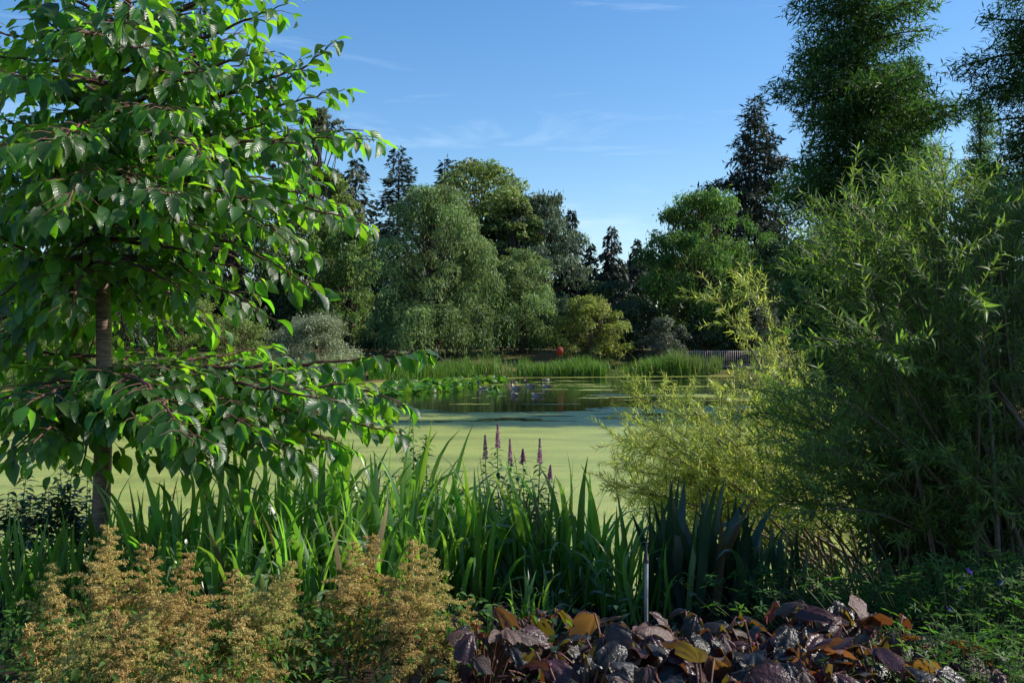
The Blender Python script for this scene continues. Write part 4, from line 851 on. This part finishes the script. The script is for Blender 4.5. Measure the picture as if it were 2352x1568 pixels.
for k, (lab, px, top) in enumerate([('pink loosestrife spike at the left of the group', 1134, 998), ('tallest pink loosestrife spike with thin curled tip', 1156, 972), ('pink loosestrife spike third from left', 1175, 1008),
                                    ('faded loosestrife spike with few flowers left', 1197, 1030), ('separate pink loosestrife spike right of the group', 1227, 1006), ('short budding loosestrife at the right end of the group', 1245, 1068)]):
    leafy_stem('loosestrife', lab, px, 7.5, top, 400 + k, .19 if k not in (3, 5) else .10, group='purple loosestrife spikes', lean=.02 * (k - 2.5))
for k, (lab, px, top) in enumerate([('thin loosestrife in bud above the iris, left one', 925, 1020), ('thin loosestrife in bud above the iris, right one', 968, 1000), ('yellowish leafy shoot above the lower cherry branch tip', 934, 945)]):
    leafy_stem('loosestrife', lab, px, 7.6, top, 420 + k, 0, group='budding stems behind the iris', lean=.03)
for k, (lab, px, Y, top) in enumerate([('dark leafy stem at the left picture edge', 15, 6.6, 1130), ('dark leafy stem second from the left edge', 55, 6.9, 1090), ('tall leafy stem midway between left edge and cherry trunk', 100, 6.7, 1110), ('leafy stem reaching up to the cherry leaves', 130, 7.1, 1060), ('leafy stem two steps left of cherry trunk', 160, 6.8, 1075), ('leafy stem touching the cherry trunk', 195, 7.2, 1090), ('short leafy stem at lower left', 35, 6.2, 1200), ('thin leafy stem right of the cherry trunk', 285, 7.4, 1170)]):
    leafy_stem('willowherb', lab, px, Y, top, 440 + k, 0, 'dark_leaf', .13, 'wild plant', 'leafy stems by the cherry trunk', 5, .02)
for k in range(9):
    px = [1010, 1060, 1120, 1170, 1215, 1260, 880, 760, 700][k]
    leafy_stem('nettle', ['leafy green stem in the iris under the first gap', 'leafy green stem left of the loosestrife', 'leafy green stem at loosestrife foot, left', 'leafy green stem at loosestrife foot, middle', 'leafy green stem at loosestrife foot, right', 'leafy green stem right of the loosestrife', 'leafy green stem behind arching iris', 'leafy green stem behind tallest iris', 'leafy green stem behind iris below cherry branch'][k], px, 7.5, 1110 + 12 * (k % 3), 460 + k, 0, 'green_leaf', .12, 'wild plant', 'leafy stems among the iris', 3)

# ------------------------------------------------------------------ astilbe
def plume(seed):
    """pyramid of arching side sprays, each a comb of small branchlets set with florets (unit height)"""
    rng = np.random.default_rng(seed); fb_ = MB(); nb = 30; P_, D_ = [], []
    stp = bez(np.zeros(3), np.array([.03, 0, .6]), np.array([.12 * math.sin(seed * 2.1), .06, 1.]), 12); fb_.add(*tube(stp, np.linspace(.008, .004, 12), 4))
    ip = lambda x, pts: np.stack([np.interp(x, np.linspace(0, 1, len(pts)), pts[:, k]) for k in range(3)], -1)
    for i in range(nb):
        f = .08 + .90 * i / nb; a = ip(np.array([f]), stp)[0]; az = i * 2.4 + rng.normal() * .4
        bl = (.43 * (1 - f) ** 1.1 + .022) * rng.uniform(.65, 1.2); o_ = np.array([math.cos(az), math.sin(az), 0]); lat = np.array([-o_[1], o_[0], 0])
        pts = bez(a, a + o_ * bl * .55 + np.array([0, 0, bl * .70]), a + o_ * bl * 1.02 + np.array([0, 0, bl * rng.uniform(.25, .5)]), 10)
        fb_.add(*tube(pts, .0022, 3, cap=False))
        nc = max(5, int(bl * 46))                       # branchlets along the spray
        for c in range(nc):
            u = (c + .5) / nc; q0 = ip(np.array([u]), pts)[0]; sg = 1 if c % 2 else -1; cl = (.13 * (1.1 - u) * (bl / .42) + .022) * rng.uniform(.7, 1.2)
            m = int(18 + cl * 620); t = rng.random(m)[:, None]
            q_ = q0 + (lat * sg * .75 + o_ * .55) * cl * t + np.array([0, 0, 1.]) * cl * (.75 * t - .75 * t ** 2) + rng.normal(size=(m, 3)) * .0052
            P_.append(q_); D_.append(unit(rng, m) + np.array([0, 0, .4]))
    P_, D_ = np.concatenate(P_), np.concatenate(D_); n = len(P_)
    fb_.add(*scatter(RH, RHF, P_, D_, unit(rng, n), rng.uniform(.009, .017, n), rng.uniform(.006, .009, n)))
    return fb_.mesh('plume', M[['astilbe', 'astilbe_fresh', 'astilbe_rust'][seed % 3]], False)
PLM = [plume(s) for s in range(3)]
def foliage_mass(n, w, d, h, rng, size, tmpl, aspect=1.6):
    mb = MB(); pos = np.stack([rng.normal(0, w / 2.6, n), rng.normal(0, d / 2.6, n), h * rng.random(n) ** .6], -1)
    D = np.stack([pos[:, 0], pos[:, 1], 0 * pos[:, 0]], -1) * 1.5 + rng.normal(size=(n, 3)) * .6 + np.array([0, -.15, -.1]); nh = np.array([0, 0, 1.]) + rng.normal(size=(n, 3)) * .45
    s = size * rng.uniform(.55, 1.25, n); v, f_, _ = scatter(tmpl[0] * np.array([aspect, 1, 1.2]), tmpl[1], pos, D, nh, s); mb.add(v, f_, np.tile(tmpl[2], (n, 1)))
    return mb
TS = (np.array([[0, 0, 0], [-.24, .4, .06], [0, .5, 0], [.24, .4, .06], [0, 1, -.2]]), [np.array([[0, 2, 1], [0, 3, 2], [1, 2, 4], [2, 3, 4]])], np.array([[.5, 0], [0, .4], [.5, .5], [1, .4], [.5, 1]]))
LZt = blade_leaf(np.array([.03, .20, .13, .005]), fold=.35, curl=.7, wave=.05, seed=5, n=4)
TL = blade_leaf(np.array([.03, .16, .24, .22, .13, .005]), fold=.3, curl=.6, wave=.02, seed=3, n=6)
AST = [('tall brown astilbe in front of the cherry trunk', 250, 4.75, [(215, 1209), (295, 1264), (365, 1252), (255, 1330), (330, 1345)]), ('brown astilbe at the far lower left', 90, 4.5, [(80, 1297), (45, 1385), (140, 1350), (110, 1440)]),
       ('brown astilbe whose plumes lean right beside the iris', 390, 4.5, [(413, 1260), (400, 1340), (355, 1420), (440, 1400)]), ('small pair of astilbe plumes in the dark gap', 525, 4.6, [(507, 1317), (565, 1322), (535, 1400)]),
       ('narrow astilbe plume between the two large groups', 645, 4.6, [(640, 1280), (682, 1335), (620, 1390)]), ('tall right-hand astilbe under the arching iris', 800, 4.7, [(822, 1230), (780, 1250), (750, 1330), (850, 1310)]),
       ('rightmost astilbe with reddish plume tips', 970, 4.6, [(988, 1235), (925, 1257), (1045, 1307), (1075, 1372), (990, 1345), (900, 1350)]), ('front astilbe at the bottom edge, left', 220, 4.1, [(215, 1390), (290, 1400), (150, 1430), (350, 1420), (90, 1440)]),
       ('front astilbe at the bottom edge, centre left', 520, 4.1, [(470, 1420), (560, 1430), (520, 1480), (600, 1460), (420, 1440)])]
for k, (lab, px, Y, tips) in enumerate(AST):
    rng = np.random.default_rng(500 + k); X = (px - 1176) / F * Y; zg = H(X, Y); root = thing('astilbe', lab, 'astilbe', (X, Y, zg), 'brown astilbe in the front bed'); stb = MB()
    for j, (tx, ty) in enumerate(tips):
        Yt = Y + rng.uniform(-.15, .2); tip = P(tx, ty, Yt) - np.array([X, Y, zg]); s = rng.uniform(.48, .62); tilt = rng.normal() * .1 + (tx - px) / 900
        o = link('plume', PLM[(k + j) % 3], root); bpos = tip - np.array([tilt * s, 0, s * .98]); o.location = bpos; o.rotation_euler = (rng.normal() * .08, tilt, rng.random() * 6.28); o.scale = (s * 1.05, s * 1.05, s)
        MB().add(*tube(bez(np.array([bpos[0] * .4, bpos[1] * .4, -.03]), np.array([bpos[0] * .8, bpos[1], bpos[2] * .5]), bpos, 6), .004, 5)).build('stem', M['red_twig'], root)
    foliage_mass(520, .55, .45, .42, rng, .042, LZt, 1.0).build('leaves', M['geranium_leaf'], root)

# ------------------------------------------------------------------ large dark purple leaves along the bottom
def big_leaf(seed, R=1.0):
    r = np.random.default_rng(seed); nr, na = 7, 22; V = [[0, 0, 0]]; U = [[.5, 0]]; fold = r.uniform(.0, .6); curl = r.uniform(.7, 2.0); ph = r.random(4) * 6.28
    for i in range(1, nr + 1):
        for j in range(na):
            a = 2 * np.pi * (j + .5) / na; k = i / nr; point = 1 + .22 * max(0, -math.cos(a)) ** 5
            rag = 1 + (.07 * math.cos(11 * a) + r.normal() * .05 if i == nr else 0) + .10 * math.sin(3 * a + ph[1]) * k
            rr = k * point * rag * .5; x = math.sin(a) * rr * .95; y = -math.cos(a) * rr * 1.05 + .5 * k * .86 + .07 * k
            if y < 0: y *= .5
            z = -fold * abs(x) ** 1.2 - curl * max(y, 0) ** 2 * .42 + .17 * (abs(math.sin(2.5 * a + ph[0])) - .6) * k ** 1.6 + .05 * abs(math.sin(10 * x + ph[1]) * math.sin(9 * y + ph[2])) * k + .05 * math.sin(7 * a + ph[3]) * k ** 3 + r.normal() * .010
            V.append([x, y, z]); U.append([x * .9 + .5, y])
    V = np.array(V); Fs = [np.array([[0, 1 + j, 1 + (j + 1) % na] for j in range(na)]), np.array([[1 + (i - 1) * na + j, 1 + i * na + j, 1 + i * na + (j + 1) % na, 1 + (i - 1) * na + (j + 1) % na] for i in range(1, nr) for j in range(na)])]
    return MB().add(V, Fs, np.array(U)), V
BLs = [big_leaf(s)[0] for s in range(8)]; BLM = [b.mesh('leaf', M['purple_leaf']) for b in BLs]; BLW = [b.mesh('leaf', M['withered']) for b in BLs]
LIG = [('dark purple-leaved plant at the left end, partly withered', 1110, 4.55, 1395, 150, 1), ('withered brown-purple plant behind the front leaves', 1240, 4.9, 1400, 150, 1), ('purple-leaved plant with olive backlit leaf before the pipe', 1420, 4.5, 1410, 160, 0), ('dark glossy leaves at the bottom edge left of centre', 1330, 4.05, 1490, 200, 0),
       ('dark-leaved plant with pink undersides near the sprinkler pipe', 1590, 4.6, 1390, 170, 0), ('dark glossy leaves along the bottom edge, centre', 1620, 4.0, 1490, 220, 0), ('purple plant with tall curled brown leaf', 1900, 4.7, 1380, 170, 0), ('dark glossy plant right of the tall curled leaf', 2030, 4.55, 1400, 170, 0),
       ('dark leaves at the bottom edge right of centre', 1850, 4.05, 1500, 200, 0), ('rightmost dark-leaved plant with withered crinkled leaves', 2130, 4.45, 1450, 130, 1), ('purple leaves between pipe and curled leaf', 1750, 4.6, 1400, 150, 0), ('low dark leaves at the bottom edge by the green geranium', 2060, 4.0, 1510, 150, 0)]
for k, (lab, px, Y, top, w, dead) in enumerate(LIG):
    rng = np.random.default_rng(600 + k); X = (px - 1176) / F * Y; zg = H(X, Y); root = thing('ligularia', lab, 'purple plant', (X, Y, zg), 'purple-leaved plants in the front bed'); wm_ = w / F * Y; zt_ = P(px, top, Y)[2] - zg; stb = MB()
    nlf = 36
    for j in range(nlf):
        u = rng.normal(size=2) * np.array([wm_ * .55, .16]); z = zt_ * rng.uniform(.35, .98) * (1 - .25 * min(1, abs(u[0]) / wm_)); s = rng.uniform(.085, .185) * (.65 if dead else 1)
        wth = rng.random() < (.55 if dead else .10); o = link('leaf', (BLW if wth else BLM)[rng.integers(8)], root); o.location = (u[0], u[1], z); o.scale = (s * rng.uniform(.8, 1.1), s, s * rng.uniform(.9, 1.5))
        o.rotation_euler = (rng.normal() * .35 - .1 + (1.0 if rng.random() < .12 else 0), rng.normal() * .4, math.atan2(u[1] - .06, u[0]) - math.pi / 2 + rng.normal() * .7)
        MB().add(*tube(bez(np.array([u[0] * .2, u[1] * .2, -.03]), np.array([u[0] * .5, u[1] * .6, z * .6]), np.array([u[0], u[1], z]), 6), .0055, 5)).build('stalk', M['red_twig'], root)
# the tall curled leaf and the upright olive leaf of the photograph
def special(root_label, px, py, Y, s, rot, dead, seed):
    for o in bpy.data.objects:
        if o.get('label') == root_label:
            p = P(px, py, Y) - np.array(o.location); l = link('leaf', (BLW if dead else BLM)[seed], o); l.location = p; l.scale = (s * .8, s, s); l.rotation_euler = rot; MB().add(*tube(bez(np.array([p[0] * .3, p[1] * .3, -.03]), np.array([p[0] * .9, p[1], p[2] * .5]), p, 6), .006, 5)).build('stalk', M['red_twig'], o)
special('purple plant with tall curled brown leaf', 1990, 1440, 4.65, .15, (1.25, .3, .5), True, 2)
special('purple-leaved plant with olive backlit leaf before the pipe', 1440, 1490, 4.4, .12, (1.2, .3, .3), False, 4)

# ------------------------------------------------------------------ geranium bed at the lower right and low filler foliage
def palm_leaf():
    V = [[0, 0, 0]]; Fs = []
    for k, a in enumerate(np.linspace(-2.0, 2.0, 5)):
        c, s = math.sin(a), math.cos(a); i = len(V); V += [[c * .25 - s * .10, s * .25 + c * .10 * -1, .02], [c * .52, s * .52, -.03], [c * .25 + s * .10, s * .25 - c * .10 * -1, .02]]; Fs.append([0, i, i + 1, i + 2])
    return np.array(V), [np.array(Fs)], np.zeros((len(V), 2))
PL = palm_leaf()
for k, (lab, px, Y, w, h, n) in enumerate([('sunlit green geranium in the lower right corner', 2270, 4.35, .55, .38, 420), ('green geranium at the bottom edge beside purple leaves', 2120, 4.0, .4, .25, 260), ('shaded geranium with blue flowers under the willow', 2230, 5.2, .9, .45, 520), ('shaded geranium behind the tall curled leaf', 1930, 5.6, .9, .35, 420), ('shaded geranium at the right picture edge', 2380, 5.3, .7, .5, 360)]):
    rng = np.random.default_rng(700 + k); X = (px - 1176) / F * Y; root = thing('geranium', lab, 'geranium', (X, Y, H(X, Y)), 'geraniums under the willow')
    mb = MB(); pos = np.stack([rng.normal(0, w / 2.4, n), rng.normal(0, .2, n), h * rng.random(n) ** .55], -1)
    mb.add(*scatter(PL[0], PL[1], pos, rng.normal(size=(n, 3)) * np.array([1, 1, .4]), np.array([0, -.2, 1.]) + rng.normal(size=(n, 3)) * .4, rng.uniform(.06, .11, n)))
    mb.build('leaves', M['geranium_leaf'], root); stb = MB()
    for p_ in pos[::3]: stb.add(*tube(np.array([[p_[0] * .6, p_[1] * .6, -.02], p_]), .002, 4, cap=False))
    if k == 2 or k == 4:
        fm = MB(); a = np.arange(5) / 5 * 2 * np.pi; dirs = np.stack([np.cos(a), np.sin(a), 0 * a + .25], -1); fm.add(*scatter(RH * np.array([.9, 1, 1]), RHF, np.zeros((5, 3)), dirs, np.tile([0, 0, 1.], (5, 1)), .024)); fmesh = fm.mesh('flower', M['blue_flower'], False)
        for (fx, fy) in ([(2225, 1312), (2208, 1352), (2300, 1340), (2180, 1400)] if k == 2 else [(2345, 1325), (2330, 1375)]):
            q_ = P(fx, fy, Y - .1) - np.array(root.location); f = link('flower', fmesh, root); f.location = q_; f.rotation_euler = (.9, rng.normal() * .3, rng.random() * 6)
            stb.add(*tube(bez(np.array([q_[0] * .7, q_[1], 0]), q_ * .6, q_, 5), .0018, 4, cap=False))
    tag(stb.build('stems', M['stem'], root), kind='stuff')
rng = np.random.default_rng(801); n = 9000
fx = rng.uniform(-5.5, 6.5, n); fy = rng.uniform(3.4, 8.6, n); fz = hgt(fx, fy) + rng.random(n) ** 1.6 * .28
v, f_, _ = scatter(TS[0], TS[1], np.stack([fx, fy, fz], -1), rng.normal(size=(n, 3)) * np.array([1, 1, .4]), np.array([0, 0, 1.]) + rng.normal(size=(n, 3)) * .4, rng.uniform(.04, .085, n))
tag(MB().add(v, f_, np.tile(TS[2], (n, 1))).build('ground_cover', M['dark_leaf']), 'dark low leafy ground cover under the bed plants', 'ground cover', kind='stuff')
rng = np.random.default_rng(802); n = 3500; fx = rng.uniform(-6, 7, n); fy = rng.uniform(5.6, 9.4, n)
b = np.stack([fx, fy, np.maximum(hgt(fx, fy), -.1) - .02], -1); hh = rng.uniform(.15, .5, n)
tag(MB().add(*ribbons(b, b + np.stack([rng.normal(0, .12, n), rng.normal(0, .12, n), hh], -1), rng.uniform(.006, .014, n), rng.uniform(0, .2, n), rng)).build('bank_grass', M['dark_leaf']), 'thin dark grass on the pond bank between the iris', 'grass', kind='stuff')

# ------------------------------------------------------------------ sprinkler standpipe
M['pipe'] = plain('pipe', (.30, .30, .31), .45, (.22, .22, .22), 30, bump=.1, dist=.001, metal=.3); M['black_plastic'] = plain('black_plastic', (.02, .02, .02), .4, (.012, .012, .012), 20)
Ys = 5.15; X = (1484 - 1176) / F * Ys; zg = H(X, Ys); hs = P(1484, 1285, Ys)[2] - zg
sp_ = thing('sprinkler', 'grey sprinkler standpipe with black nozzle among the iris', 'sprinkler', (X, Ys, zg))
MB().add(*tube(np.array([[0, 0, -.1], [0, 0, hs * .5], [.002, 0, hs]]), .0105, 10)).build('pipe', M['pipe'], sp_)
MB().add(*tube(np.array([[0, 0, hs - .015], [0, 0, hs + .004], [0, 0, hs + .006], [0, 0, hs + .03]]), np.array([.015, .015, .0125, .0125]), 10)).build('coupling', M['black_plastic'], sp_)
nzl = MB().add(*tube(np.array([[0, 0, hs + .03], [0, 0, hs + .045], [0, 0, hs + .06]]), np.array([.012, .007, .006]), 8)).build('nozzle', M['black_plastic'], sp_)
MB().add(*tube(np.array([[0, 0, hs + .045], [-.022, 0, hs + .052], [-.024, 0, hs + .085], [-.004, 0, hs + .094], [.006, 0, hs + .086]]), .0036, 6)).build('deflector_bracket', M['black_plastic'], sp_)
MB().add(*tube(np.array([[0, 0, hs + .066], [.004, 0, hs + .078]]), np.array([.008, .004]), 8)).build('deflector', M['black_plastic'], sp_)
print('cherry leaves', nl)
